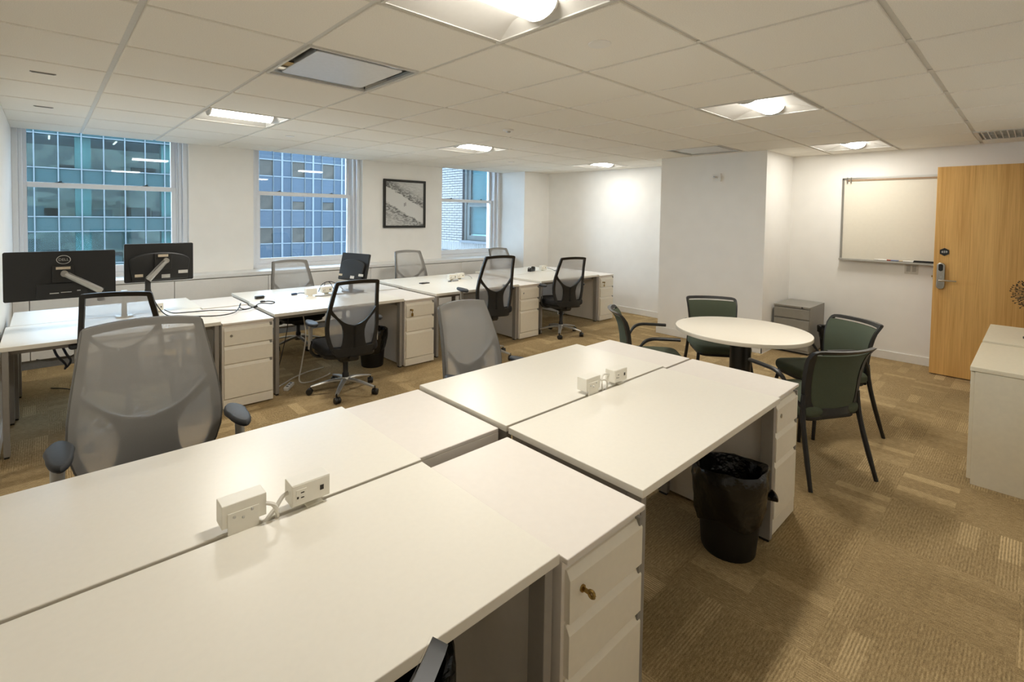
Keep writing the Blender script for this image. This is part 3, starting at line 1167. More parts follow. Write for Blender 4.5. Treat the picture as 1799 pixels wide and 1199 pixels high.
def task_chair(name, frame_m, mesh_m, seat_z, wide=1.0, pad_m=PADG, arm_m=ALU):
    t = thing(name, '', 'office chair')
    S = lambda a, tt, off=0.0: (lambda p: (p[0], p[1], p[2] + seat_z))(bp_(a * wide, tt, off))
    bow = lambda a: 0.022 * (1 - (a / 0.19) ** 2)
    fr = MB()
    # rim
    side = [(interp(HALF, q), q) for q in [0.0, 0.02, 0.05, 0.10, 0.18, 0.28, 0.38, 0.48, 0.6, 0.7, 0.8, 0.9, 0.965]]
    top = [(0.190, 0.99), (0.182, 1.003), (0.165, 1.0 + bow(0.165) + 0.004)] + [(a, 1.0 + bow(a) + 0.004) for a in (0.12, 0.06, 0.0)]
    half = side + top
    loop = half + [(-a, q) for a, q in reversed(half[:-1])] + [(-a, 0.0) for a in (0.07, 0.0)] + [(0.07, 0.0)]
    n = len(loop)
    ins = []
    for i in range(n):
        a, b_ = Vector((loop[i - 1][0], loop[i - 1][1] * HB)), Vector((loop[(i + 1) % n][0], loop[(i + 1) % n][1] * HB))
        tt = (b_ - a).normalized()
        p = Vector((loop[i][0], loop[i][1] * HB)) + Vector((-tt.y, tt.x)) * 0.030
        ins.append((p.x, p.y / HB))
    # rounded inner corners at the top
    vs, fs = [], []
    for (lp, o) in ((loop, 0.010), (ins, 0.012), (ins, -0.010), (loop, -0.014)):
        vs += [S(a, q, o) for a, q in lp]
    for k in range(4):
        for i in range(n):
            j = (i + 1) % n
            fs.append((k * n + i, k * n + j, ((k + 1) % 4) * n + j, ((k + 1) % 4) * n + i))
    fr.add(vs, fs)
    # Y-shaped spine and the lower shell
    XS = [(0.0, 0.16), (0.08, 0.14), (0.11, 0.115), (0.16, 0.100), (0.25, 0.092), (0.33, 0.092), (0.40, 0.104), (0.46, 0.130), (0.52, 0.168), (0.56, 0.196), (0.60, 0.212), (0.66, 0.218)]

    def lo(q):
        return 0.0 if q <= 0.41 else 0.205 * ((q - 0.41) / 0.25) ** 0.47
    for sgn in (1, -1):
        rows = []
        for k in range(27):
            q = 0.005 + 0.645 * k / 26
            x0, x1 = lo(q), max(lo(q) + 0.004, interp(XS, q))
            rows.append([S(sgn * (x0 + (x1 - x0) * c / 5), q, -0.014) for c in range(6)])
        fr.slab(rows, (0, 0.022, 0))
    rows = []
    for k in range(5):
        q = 0.004 + 0.105 * k / 4
        hwid = interp(HALF, q) - 0.012
        rows.append([S(-hwid + 2 * hwid * c / 12, q, -0.015) for c in range(13)])
    fr.slab(rows, (0, 0.024, 0))
    bf = fr.build('back_frame', frame_m, t, smooth=True)
    rows = []
    for k in range(25):
        q = 0.02 + 0.985 * k / 24
        hwid = interp(HALF, q) - 0.006
        rows.append([S(-hwid + 2 * hwid * c / 14, q + (bow(-hwid + 2 * hwid * c / 14) if k == 24 else 0), 0.014) for c in range(15)])
    MB().grid(rows).build('mesh_panel', mesh_m, t, smooth=True)
    MB().box(-0.035, -0.20, seat_z - 0.10, 0.035, -0.05, seat_z - 0.065).build('back_bracket', BLACKP, t, bev=0.006)
    # seat
    MB().prism(rrect(0.49, 0.46, 0.10, 7, 0, 0.035), seat_z - 0.055, seat_z + 0.022, 0.03, 4).build('seat', SEATB, t, smooth=True)
    MB().prism(rrect(0.44, 0.41, 0.09, 6, 0, 0.03), seat_z - 0.085, seat_z - 0.05, 0.01).build('seat_pan', BLACKP, t, smooth=True)
    MB().prism(rrect(0.17, 0.24, 0.03), seat_z - 0.135, seat_z - 0.08, 0.012).build('tilt_mechanism', BLACKP, t, smooth=True)
    m = MB().tube([(0.08, 0.02, seat_z - 0.105), (0.20, 0.02, seat_z - 0.11)], 0.006)
    m.tube([(0.19, 0.02, seat_z - 0.11), (0.245, 0.02, seat_z - 0.112)], 0.012)
    m.build('height_lever', BLACKP, t)
    MB().lathe([(0.028, 0.10), (0.028, 0.16), (0.022, 0.17), (0.022, seat_z - 0.12)], n=16).build('gas_column', BLACKM, t, smooth=True)
    # arms
    for sx in (-1, 1):
        arm = MB()
        arm.tube(smooth_path([(sx * 0.13, 0.03, seat_z - 0.095), (sx * 0.235, 0.035, seat_z - 0.09), (sx * 0.285, 0.04, seat_z - 0.04), (sx * 0.292, 0.04, seat_z + 0.05)], 4), 0.022, 8, 0.6)
        ar = arm.build('arm_bracket', BLACKP, t, smooth=True)
        MB().tube([(sx * 0.292, 0.04, seat_z - 0.02), (sx * 0.288, 0.035, seat_z + 0.19)], [0.020, 0.024], 10, 0.7).build('arm_post', arm_m, ar, smooth=True)
        rows = []
        pd = MB()
        out = [(sx * 0.283 + 0.045 * math.cos(2 * PI * k / 20) * (1.0 if math.sin(2 * PI * k / 20) < 0 else 0.85), 0.03 + 0.125 * math.sin(2 * PI * k / 20)) for k in range(20)]
        pd.prism(out, seat_z + 0.185, seat_z + 0.212, 0.011, 3)
        pd.build('arm_pad', pad_m, ar, smooth=True)
    # five-star base
    MB().lathe([(0.034, 0.075), (0.042, 0.085), (0.042, 0.115), (0.030, 0.13)], n=18).build('base_hub', ALU, t, smooth=True)
    for k in range(5):
        a = 2 * PI * k / 5 + 0.35
        c, s = math.cos(a), math.sin(a)
        pts = [(c * q, s * q, z) for q, z in ((0.03, 0.108), (0.10, 0.106), (0.18, 0.092), (0.25, 0.076), (0.285, 0.068))]
        MB().tube(pts, [0.026, 0.024, 0.020, 0.017, 0.013], 8, 0.62).build('base_leg', ALU, t, smooth=True)
        cs = MB().tube([(c * 0.283, s * 0.283, 0.078), (c * 0.283, s * 0.283, 0.04)], 0.007, 8)
        ca, sa = math.cos(a + 0.9 + k), math.sin(a + 0.9 + k)
        px, py = c * 0.283 - ca * 0.012, s * 0.283 - sa * 0.012
        ax = Vector((-sa, ca, 0))
        o = Vector((px, py, 0.027))
        prof = [(-0.025, 0.015), (-0.024, 0.024), (-0.018, 0.0268), (-0.003, 0.0268), (-0.002, 0.021), (0.002, 0.021), (0.003, 0.0268), (0.018, 0.0268), (0.024, 0.024), (0.025, 0.015)]
        cs.tube([o + ax * q for q, r in prof], [r for q, r in prof], 16)
        cs.build('caster', BLACKP, t, smooth=True)
    return t


GRB, GRG = 'black-framed mesh task chairs', 'grey-framed mesh task chairs'


def chair(kind, x, y, rz, sz, label, wide=1.0):
    if kind == 'b':
        t = task_chair('task_chair', BLACKP, MESHB, sz, wide)
        return place(t, x, y, rz, label, GRB)
    t = task_chair('task_chair', GREYP, MESHG, sz, wide)
    return place(t, x, y, rz, label, GRG)


def place(t, x, y, rz, label, group):
    t.location = (x, y, 0)
    t.rotation_euler = (0, 0, math.radians(rz))
    return tag(t, label, 'office chair', group)


chair('b', 0.42, 4.20, -18, 0.445, 'black-framed mesh chair seen behind the big grey chair on the left')
chair('b', 1.926, 3.995, -6, 0.425, 'black-framed mesh chair pulled up to the desk with the angled monitor', 0.97)
chair('b', 3.56, 3.99, -14, 0.555, 'black-framed mesh chair set high, behind the smaller grey chair', 0.92)
chair('b', 5.03, 4.17, -20, 0.458, 'black-framed mesh chair farthest right in the window row', 0.95)
chair('b', 0.108, 0.702, 19, 0.43, 'chair whose back corner pokes in at the bottom edge of the photo')
chair('g', 0.31, 2.26, 180, 0.50, 'big grey mesh chair nearest the camera at left', 1.12)
chair('g', 2.03, 2.23, 184, 0.40, 'smaller grey mesh chair behind the middle of the front island', 1.06)
chair('g', 2.17, 5.72, 180, 0.40, 'grey mesh chair by the windows, leftmost of three', 1.08)
chair('g', 3.84, 5.78, 176, 0.447, 'grey mesh chair by the windows below the framed picture', 1.08)
chair('g', 5.55, 5.70, 180, 0.43, 'grey mesh chair by the farthest window, mostly hidden', 1.05)


# ------------------------------------------------------------------ round table and guest chairs
t = thing('round_table', 'round white meeting table on a black pedestal', 'table', (3.992, 1.515, 0))
MB().prism(circle(0.475, 72), HD - 0.030, HD, 0.004, 3).build('table_top', mat('table_laminate', (238, 230, 214), 0.3, vary=0.008), t, smooth=True)
MB().lathe([(0.075, 0.02), (0.075, HD - 0.05), (0.12, HD - 0.045), (0.12, HD - 0.031)], n=32).build('column', BLACKM, t, smooth=True)
MB().lathe([(0.30, 0.0), (0.30, 0.010), (0.27, 0.018), (0.09, 0.03), (0.075, 0.05)], n=40).build('base', BLACKM, t, smooth=True)


def guest_chair():
    t = thing('guest_chair', '', 'chair')
    sz = 0.44
    HWB = [(0, 0.150), (0.04, 0.178), (0.10, 0.192), (0.3, 0.205), (0.6, 0.213), (0.85, 0.222), (0.93, 0.224), (1.0, 0.222)]
    PB = [(0, -0.205), (0.25, -0.212), (0.5, -0.222), (0.7, -0.238), (0.85, -0.262), (0.95, -0.292), (1.0, -0.312)]
    H0, H1 = 0.40, 0.80
    S = lambda a, q, off=0.0: (a, interp(PB, q) + 1.15 * a * a + off, H0 + (H1 - H0) * q)
    side = [(interp(HWB, q), q) for q in (0.0, 0.02, 0.04, 0.1, 0.2, 0.3, 0.45, 0.6, 0.75, 0.85, 0.93, 0.975)]
    half = side + [(0.212, 1.0), (0.19, 1.01), (0.12, 1.012), (0.06, 1.012), (0.0, 1.012)]
    loop = half + [(-a, q) for a, q in reversed(half[:-1])] + [(-0.075, 0.0), (0.0, -0.005), (0.075, 0.0)]
    n = len(loop)
    ins = []
    for i in range(n):
        a, b_ = Vector((loop[i - 1][0], loop[i - 1][1] * .4)), Vector((loop[(i + 1) % n][0], loop[(i + 1) % n][1] * .4))
        tt = (b_ - a).normalized()
        wd = 0.042 if loop[i][1] < 0.12 else (0.022 if loop[i][1] > 0.9 else 0.034)
        p = Vector((loop[i][0], loop[i][1] * .4)) + Vector((-tt.y, tt.x)) * wd
        ins.append((p.x, p.y / .4))
    vs, fs = [], []
    for lp, o in ((loop, 0.012), (ins, 0.014), (ins, -0.008), (loop, -0.014)):
        vs += [S(a, q, o) for a, q in lp]
    for k in range(4):
        for i in range(n):
            j = (i + 1) % n
            fs.append((k * n + i, k * n + j, ((k + 1) % 4) * n + j, ((k + 1) % 4) * n + i))
    MB().add(vs, fs).build('back_frame', BLACKP, t, smooth=True)
    rows = []
    for k in range(15):
        q = 0.03 + 0.895 * k / 14
        hwid = interp(HWB, q) - 0.012
        rows.append([S(-hwid + 2 * hwid * c / 12, q, -0.004) for c in range(13)])
    MB().slab(rows, (0, 0.020, 0)).build('back_cushion', GREEN, t, smooth=True)
    MB().prism(rrect(0.46, 0.47, 0.09, 7, 0, 0.03), sz - 0.055, sz + 0.015, 0.028, 4).build('seat', GREEN, t, smooth=True)
    MB().prism(rrect(0.42, 0.43, 0.08, 6, 0, 0.03), sz - 0.078, sz - 0.05, 0.008).build('seat_pan', BLACKP, t, smooth=True)
    for sx in (-1, 1):
        MB().tube([(sx * 0.205, 0.20, sz - 0.06), (sx * 0.225, 0.235, 0.22), (sx * 0.238, 0.255, 0.0)], [0.014, 0.013, 0.011], 8).build('front_leg', BLACKM, t, smooth=True)
        MB().tube(smooth_path([(sx * 0.200, -0.17, 0.52), (sx * 0.212, -0.175, 0.40), (sx * 0.225, -0.215, 0.22), (sx * 0.245, -0.275, 0.0)], 3), [0.016] * 4 + [0.0145] * 4 + [0.012] * 2, 8).build('rear_leg', BLACKM, t, smooth=True)
        MB().tube(smooth_path([(sx * 0.215, -0.165, 0.45), (sx * 0.245, -0.125, 0.52), (sx * 0.262, -0.075, 0.600), (sx * 0.264, -0.02, 0.628), (sx * 0.262, 0.06, 0.632), (sx * 0.258, 0.19, 0.630)], 5), [0.013] * 10 + [0.016] * 16, 8, 0.8).build('arm', BLACKP, t, smooth=True)
    MB().tube([(-0.20, -0.16, sz - 0.06), (0.20, -0.16, sz - 0.06)], 0.011).build('cross_tube', BLACKM, t)
    return t


GC = guest_chair()
for k, (x, y, rz, lb) in enumerate([(3.62, 2.09, -140, 'dark green guest chair seen edge-on left of the round table'),
                                    (4.50, 1.91, 128.3, 'dark green guest chair facing the camera behind the round table'),
                                    (4.35, 1.05, 53, 'dark green guest chair right of the round table, the farther of two'),
                                    (3.56, 0.95, -27, 'dark green guest chair seen from behind at the end of the front island')]):
    o = GC if k == 0 else copy_tree(GC)
    o.location = (x, y, 0)
    o.rotation_euler = (0, 0, math.radians(rz))
    tag(o, lb, 'chair', 'dark green guest chairs around the round table')

# ------------------------------------------------------------------ storage
t = thing('filing_cabinet', 'small grey metal filing cabinet in the corner beside the pillar', 'cabinet', (6.71, 1.888, 0))
MB().box(-0.275, -0.187, 0.02, 0.275, 0.187, 0.553).build('body', FILEG, t, bev=0.003)
MB().box(-0.29, -0.187, 0.535, -0.275, 0.187, 0.553).build('top_lip', FILEG, t, bev=0.002)
z = 0.528
for k, hgt in enumerate((0.125, 0.125, 0.235)):
    dr = MB().box(-0.292, -0.182, z - hgt + 0.006, -0.274, 0.182, z - 0.012).build('drawer', FILEG, t, bev=0.003)
    MB().box(-0.288, -0.18, z - 0.013, -0.276, 0.18, z - 0.004).build('pull_groove', NOTCH, dr)
    z -= hgt
m = MB().tube([(-0.291, -0.11, 0.543), (-0.298, -0.11, 0.543)], 0.008, 12).build('lock', BLACKM, t)
MB().box(-0.26, -0.17, 0, 0.26, 0.17, 0.02).build('plinth', BLACKP, t)

for k, (a, c, lb) in enumerate([(4.05, 4.925, 'cream low cabinet at the right edge of the photo, the nearer one'), (5.01, 5.87, 'cream low cabinet at the right edge, the farther one by the door')]):
    t = thing('low_cabinet', lb, 'cabinet', ((a + c) / 2, -0.02, 0), 0, 'cream low cabinets along the entrance wall')
    w = (c - a) / 2
    MB().box(-w, -0.25, 0.0, w, 0.24, 0.672).build('body', CABT, t, bev=0.002)
    MB().box(-w - 0.002, -0.255, 0.674, w + 0.002, 0.262, 0.70).build('top', CABT, t, bev=0.003)
    for s in (-1, 1):
        dr = MB().box(s * 0.003, 0.24, 0.03, s * (w - 0.003), 0.258, 0.668).build('door', CABT, t, bev=0.002)
        MB().tube([(s * 0.03, 0.258, 0.50), (s * 0.03, 0.28, 0.50), (s * 0.03, 0.28, 0.60), (s * 0.03, 0.258, 0.60)], 0.005).build('handle', STEEL, dr)

# dried seed-head ornament on the far cabinet, half out of frame
t = thing('seed_head_ornament', 'spiky brown seed-head ornament at the right edge in front of the door', 'ornament', (5.35, 0.0, 0.70))
MB().lathe([(0.05, 0), (0.05, 0.012), (0.01, 0.02)], n=20).build('stand', BLACKM, t, smooth=True)
MB().tube([(0, 0, 0.015), (0, 0, 0.33)], 0.004).build('stem', BLACKM, t)
DRY = mat('dried_brown', (74, 56, 34), 0.8, vary=0.3)
for k in range(190):
    ph = math.acos(1 - 2 * (k + 0.5) / 190)
    th = k * 2.39996
    v = Vector((math.sin(ph) * math.cos(th), math.sin(ph) * math.sin(th), math.cos(ph)))
    r = 0.100 + 0.030 * random.random()
    o = Vector((0, 0, 0.33))
    m = MB().tube([o + v * 0.01, o + v * r], 0.0014, 4)
    m.tube([o + v * (r - 0.006), o + v * r, o + v * (r + 0.006)], [0.002, 0.0055, 0.002], 5)
    m.build('seed_spike', DRY, t)


# ------------------------------------------------------------------ waste bins
def bin_(label, x, y, hgt=0.37, r=0.135, liner=0.55, knot=None, tilt=0.0):
    t = thing('waste_bin', label, 'waste bin', (x, y, 0), 0, 'black waste bins')
    rb = r * 0.78
    MB().lathe([(rb * 0.96, 0.0), (rb, 0.008), (r, hgt), (r - 0.006, hgt), (rb - 0.006, 0.014), (0.002, 0.014)], n=28).build('bucket', BIN, t, smooth=True)
    rnd = random.Random(int(x * 1000))
    ph = [rnd.random() * 6 for _ in range(6)]

    def jit(k, i, rr, z, a):
        q = 0.006 * math.sin(5 * a + ph[0] + k) + 0.004 * math.sin(11 * a + ph[1] + 2 * k) + 0.004 * rnd.random()
        low = 1.0 if k in (0, 1) else 0.3
        return rr + (q if 0 < k < 6 else q * 0.5), z + low * 0.02 * math.sin(3 * a + ph[2]) + tilt * rr * math.cos(a + 2.0) * (1 if k < 6 else 0.3)
    zl = hgt * (1 - liner)
    rl = rb + (r - rb) * (1 - liner)
    MB().lathe([(rl + 0.007, zl), (rl + 0.014, zl + 0.05), (rl + 0.02, zl + 0.11), (r + 0.012, hgt - 0.05), (r + 0.010, hgt), (r + 0.002, hgt + 0.012), (r - 0.014, hgt + 0.002), (r - 0.03, hgt - 0.07), (0.05, hgt - 0.2)], n=44, cap=False, jitter=jit).build('bin_liner', BAG, t, smooth=True)
    if knot:
        kx, ky, kz = knot
        m = MB().tube(smooth_path([(kx * 0.8, ky * 0.8, kz + 0.05), (kx * 0.98, ky * 0.98, kz + 0.02), (kx * 1.1, ky * 1.1, kz), (kx * 1.28, ky * 1.28, kz + 0.01), (kx * 1.36, ky * 1.36, kz + 0.015)], 4), [0.05, 0.046, 0.04, 0.034, 0.026, 0.02, 0.016, 0.013, 0.012, 0.014, 0.019, 0.024, 0.027, 0.027, 0.022, 0.016, 0.008], 10)
        m.build('bag_knot', BAG, t, smooth=True)
    return t


bin_('black waste bin with a knotted liner under the front island desk', 2.375, 0.93, 0.385, 0.150, 0.6, knot=(0.09, -0.12, 0.26), tilt=0.12)
bin_('black waste bin beside the second black-framed chair in the window row', 2.47, 4.52, 0.37, 0.14, 0.55)
bin_('black waste bin half hidden behind the big grey chair at left', 0.82, 4.40, 0.38, 0.14, 0.3)
bin_('black waste bin next to the grey filing cabinet', 6.62, 1.53, 0.33, 0.125, 0.35)
bin_('black waste bin under the nearest desk at the bottom edge of the photo', 0.64, 1.08, 0.40, 0.16, 0.6)


# ------------------------------------------------------------------ power boxes on the desks
def power_box(label, x, y, face, w=0.112, h=0.062, dpt=0.055, z0=0.018, back=False, rz=0.0):
    """white desk-edge power box; face -1 shows sockets towards -y"""
    t = thing('power_box', label, 'power outlet', (x, y, HD), (0 if face < 0 else PI) + rz, 'white power boxes on the desks')
    MB().box(-w / 2, -dpt / 2, z0, w / 2, dpt / 2, z0 + h).build('housing', BOXW, t, bev=0.002)
    fp = MB().box(-w / 2 + 0.003, -dpt / 2 - 0.002, z0 + 0.003, w / 2 - 0.003, -dpt / 2, z0 + h - 0.003).build('face_plate', BOXW, t)
    zc = z0 + h / 2
    so = MB().box(-w * 0.40, -dpt / 2 - 0.004, zc - 0.018, -w * 0.13, -dpt / 2 - 0.002, zc + 0.016).build('socket', BOXW, fp, bev=0.001)
    for (a, b_, c, dd) in ((-w * 0.36, zc - 0.006, 0.005, 0.006), (-w * 0.24, zc + 0.006, 0.010, 0.003), (-w * 0.24, zc - 0.008, 0.009, 0.003)):
        MB().box(a - c / 2, -dpt / 2 - 0.0046, b_ - dd / 2, a + c / 2, -dpt / 2 - 0.0039, b_ + dd / 2).build('socket_slot', SOCK, so)
    MB().box(w * 0.22, -dpt / 2 - 0.003, zc - 0.007, w * 0.32, -dpt / 2 - 0.0019, zc + 0.007).build('data_port', SOCK, fp)
    m = MB()
    if back:
        # the clamp plate hangs down behind the desk edge
        m.box(-w * 0.32, dpt / 2, -0.05, w * 0.38, dpt / 2 + 0.003, z0 + h * 0.62)
        br = m.build('clamp_plate', BOXW, t, bev=0.001)
        for (a, b_) in ((-0.018, 0.052), (0.004, 0.038), (0.026, 0.046)):
            MB().lathe([(0.004, 0), (0.003, 0.002)], n=10).build('screw', STEEL, br, (a, dpt / 2 + 0.0035, z0 - 0.01 + b_ - 0.01)).rotation_euler = (-PI / 2, 0, 0)
    else:
        m.box(-w * 0.1, -dpt / 2 + 0.004, -0.0005, w * 0.34, dpt / 2 + 0.01, 0.003)
        m.box(-w * 0.1, dpt / 2 - 0.006, 0.0, w * 0.34, dpt / 2 - 0.003, z0)
        m.build('clamp_foot', BOXW, t, bev=0.001)
    return t


def cable(name, label, pts, r, m, n=6, cat='cable', plug=None):
    t = thing(name, label, cat, pts[0])
    o = Vector(pts[0])
    P = smooth_path([Vector(p) - o for p in pts], 7)
    MB().tube(P, r, n).build('cord', m, t, smooth=True)
    if plug:
        e = P[-1]
        dv = (P[-1] - P[-2]).normalized()
        q = MB().tube([e - dv * 0.008, e + dv * 0.018, e + dv * 0.034], [plug * 0.7, plug, plug * 0.8], 8)
        q.build('plug', m, t)
    return t


power_box('white power box at the front desk seam, back plate turned to camera', 0.388, 1.425, 1, back=True)
power_box('white power box at the front desk seam, sockets facing the camera', 0.562, 1.408, -1)
cable('power_cable', 'white cable between the two nearest power boxes', [(0.442, 1.396, 0.750), (0.458, 1.386, 0.744), (0.470, 1.390, 0.718), (0.472, 1.402, 0.685)], 0.0062, CABW)
cable('power_cable', 'white cable looping down from the nearest socket-side power box', [(0.507, 1.412, 0.748), (0.490, 1.41, 0.742), (0.470, 1.404, 0.722), (0.448, 1.402, 0.702), (0.43, 1.402, 0.68)], 0.0065, CABW)
power_box('white power box in the middle of the front island, back plate to camera', 1.952, 1.436, 1, back=True)
power_box('white power box in the middle of the front island, socket side to camera', 2.165, 1.424, -1)
cable('power_cable', 'white cable between the two power boxes in the middle of the front island', [(2.01, 1.408, 0.752), (2.04, 1.40, 0.748), (2.06, 1.404, 0.72), (2.055, 1.41, 0.685)], 0.005, CABW)
cable('power_cable', 'white cable arching behind the middle power boxes', [(2.11, 1.43, 0.755), (2.08, 1.44, 0.758), (2.05, 1.43, 0.745), (2.03, 1.412, 0.69)], 0.005, CABW)
power_box('white power box on the window row just right of the two monitors', 0.690, 4.905, -1, w=0.075)
power_box('white power box on the second window-row desk, left of its pair', 2.005, 4.95, 1, back=False)
power_box('white power box on the second window-row desk, beside the angled monitor', 2.185, 4.99, -1)
power_box('white power box on the third window-row desk, left of its pair', 3.90, 5.06, -1, w=0.12)
power_box('white power box on the third window-row desk, right of its pair', 4.05, 5.09, -1, w=0.12, z0=0.022)
power_box('white power box on the farthest window-row desk by the tape dispenser', 5.76, 5.16, -1, w=0.12)


# ------------------------------------------------------------------ monitors
def monitor(name, label, x, y, zc, w, h, rz, logo=False, bulge=True, stand=False, tilt=0.0):
    """screen looks towards local +y; origin under the panel on the desk"""
    t = thing(name, label, 'monitor', (x, y, HD), math.radians(rz), 'black monitors on the window row')
    zc -= HD
    rm = []
    o = MB().prism(rrect(w, h, 0.012), -0.012, 0.012, 0.004).build('panel', SCREENB, t, (0, 0, zc))
    o.rotation_euler = (PI / 2, 0, 0)
    s = MB().box(-w / 2 + 0.014, 0.0115, -h / 2 + 0.016, w / 2 - 0.014, 0.0128, h / 2 - 0.014).build('screen', SCREENG, t, (0, 0, zc))
    if bulge:
        out = [(-w * 0.40, -h * 0.46), (w * 0.40, -h * 0.46), (w * 0.44, h * 0.05)] + [(w * 0.44 * math.cos(PI * k / 14), h * 0.05 + h * 0.22 * math.sin(PI * k / 14)) for k in range(1, 14)] + [(-w * 0.44, h * 0.05)]
        b_ = MB().prism(out, 0, 0.026, 0.012, 4).build('rear_housing', SCREENB, t, (0, -0.011, zc), smooth=True)
    else:
        b_ = MB().prism(rrect(w * 0.46, h * 0.30, 0.012, 4, 0, -h * 0.32), 0, 0.010, 0.004).build('rear_housing', SCREENB, t, (0, -0.011, zc), smooth=True)
    b_.rotation_euler = (PI / 2, 0, 0)
    yb = -0.038 if bulge else -0.022
    for (a, c, ww_, hh_, mm) in ([(-0.15, -0.10, 0.055, 0.022, STICKO), (0.035, -0.115, 0.06, 0.03, STICK), (0.16, -0.085, 0.07, 0.026, STICK)] if bulge else [(-0.045, -0.128, 0.05, 0.006, STICK), (0.02, -0.125, 0.06, 0.004, STICK), (0.09, -0.118, 0.02, 0.006, STICK)]):
        if abs(a) < w / 2 - 0.03:
            MB().box(a - ww_ / 2, yb - 0.001, c - hh_ / 2, a + ww_ / 2, yb, c + hh_ / 2).build('sticker', mm, t, (0, 0, zc))
    if logo:
        rg = MB()
        ring = [(0.038 * math.cos(2 * PI * k / 32), 0, 0.030 * math.sin(2 * PI * k / 32)) for k in range(33)]
        rg.tube(ring, 0.0026, 6, upv=(0, 1, 0))
        r_ = rg.build('emblem_ring', LOGO, t, (0.008, -0.0135, zc + h * 0.32), smooth=True)
        text_mesh('DELL', 0.026, LOGO, t, (0.008, -0.0135, zc + h * 0.32), (PI / 2, 0, 0), 'emblem_lettering')
    if tilt:
        for ch in [c_ for c_ in bpy.data.objects if c_.parent == t]:
            y_ = ch.location.y
            ch.location = (0, y_ * math.cos(tilt), ch.location.z + y_ * math.sin(tilt))
            ch.rotation_euler.x += tilt
    if stand:
        MB().prism(rrect(0.22, 0.17, 0.05, 6, 0, -0.02), 0.0, 0.014, 0.005).build('stand_base', BLACKP, t, smooth=True)
        MB().tube([(0, -0.05, 0.012), (0, -0.048, 0.08), (0, -0.04, zc - h * 0.2)], [0.034, 0.028, 0.026], 10, 0.5).build('stand_neck', BLACKP, t, smooth=True)
    return t


MX1, MY1, MZ1 = 0.088, 4.72, 1.075
MX2, MY2, MZ2 = 0.707, 4.90, 1.12
monitor('monitor', 'wide black monitor with a round emblem on its back, leftmost', MX1, MY1, MZ1, 0.615, 0.345, 0, logo=True, bulge=False)
monitor('monitor', 'smaller black monitor on an arm in front of the left window edge', MX2, MY2, MZ2, 0.485, 0.315, 2, bulge=True)
monitor('monitor', 'black monitor on a stand seen from an angle behind a task chair', 2.50, 4.985, 0.965, 0.42, 0.30, -74, bulge=True, stand=True, tilt=-0.23)

# twin monitor arm
t = thing('monitor_mount', 'silver twin-arm monitor mount clamped between the two left monitors', 'monitor mount', (0.46, 4.86, HD))
MB().prism(rrect(0.11, 0.09, 0.01), 0, 0.012, 0.002).build('clamp', ALU, t)
MB().lathe([(0.022, 0.012), (0.018, 0.03), (0.018, 0.17), (0.022, 0.175), (0.022, 0.21)], n=18).build('post', ALU, t, smooth=True)


def arm(ex, ey, ez, vx, vy, vz):
    """link from the post to an elbow, then a sprung upper arm to the plate"""
    a = MB().tube([(0, 0, 0.19), (ex * 0.5, ey * 0.5, 0.19), (ex, ey, 0.19)], [0.024, 0.018, 0.022], 10, 0.6).build('lower_link', ALU, t, smooth=True)
    MB().lathe([(0.022, 0.17), (0.022, 0.21), (0.020, 0.215), (0.020, ez + 0.02)], (ex, ey, 0), 16).build('elbow', BLACKP, a, smooth=True)
    u = MB().tube([(ex, ey, ez), (ex + (vx - ex) * 0.5, ey + (vy - ey) * 0.5, ez + (vz - ez) * 0.5), (vx, vy, vz)], [0.032, 0.030, 0.026], 8, 0.75).build('sprung_arm', ALU, t, smooth=True)
    MB().tube([(ex, ey - 0.014, ez + 0.012), (ex + (vx - ex) * 0.9, ey + (vy - ey) * 0.9 - 0.014, ez + (vz - ez) * 0.9 + 0.014)], 0.010, 6).build('arm_cover', GREYP, u)
    MB().tube([(vx, vy - 0.02, vz), (vx, vy + 0.03, vz)], 0.022, 12).build('tilt_head', STEEL, u, smooth=True)
    return u


u1 = arm(-0.155, -0.165, 0.245, MX1 - 0.46 + 0.01, MY1 - 4.86 - 0.075, MZ1 - HD + 0.015)
MB().box(MX1 - 0.46 - 0.055, MY1 - 4.86 - 0.032, MZ1 - HD - 0.05, MX1 - 0.46 + 0.065, MY1 - 4.86 - 0.0135, MZ1 - HD + 0.065).build('mount_plate', BLACKP, u1, bev=0.004)
MB().box(MX1 - 0.46 - 0.035, MY1 - 4.86 - 0.036, MZ1 - HD + 0.042, MX1 - 0.46 + 0.045, MY1 - 4.86 - 0.032, MZ1 - HD + 0.060).build('mount_label', STICKO, u1)
u2_ = arm(0.150, -0.06, 0.29, MX2 - 0.46 + 0.03, MY2 - 4.86 - 0.09, MZ2 - HD + 0.02)
MB().box(MX2 - 0.46 - 0.045, MY2 - 4.86 - 0.058, MZ2 - HD - 0.055, MX2 - 0.46 + 0.075, MY2 - 4.86 - 0.0375, MZ2 - HD + 0.075).build('mount_plate', BLACKP, u2_, bev=0.004)
MB().box(MX2 - 0.46 - 0.02, MY2 - 4.86 - 0.062, MZ2 - HD + 0.048, MX2 - 0.46 + 0.05, MY2 - 4.86 - 0.058, MZ2 - HD + 0.068).build('mount_label', STICKO, u2_)

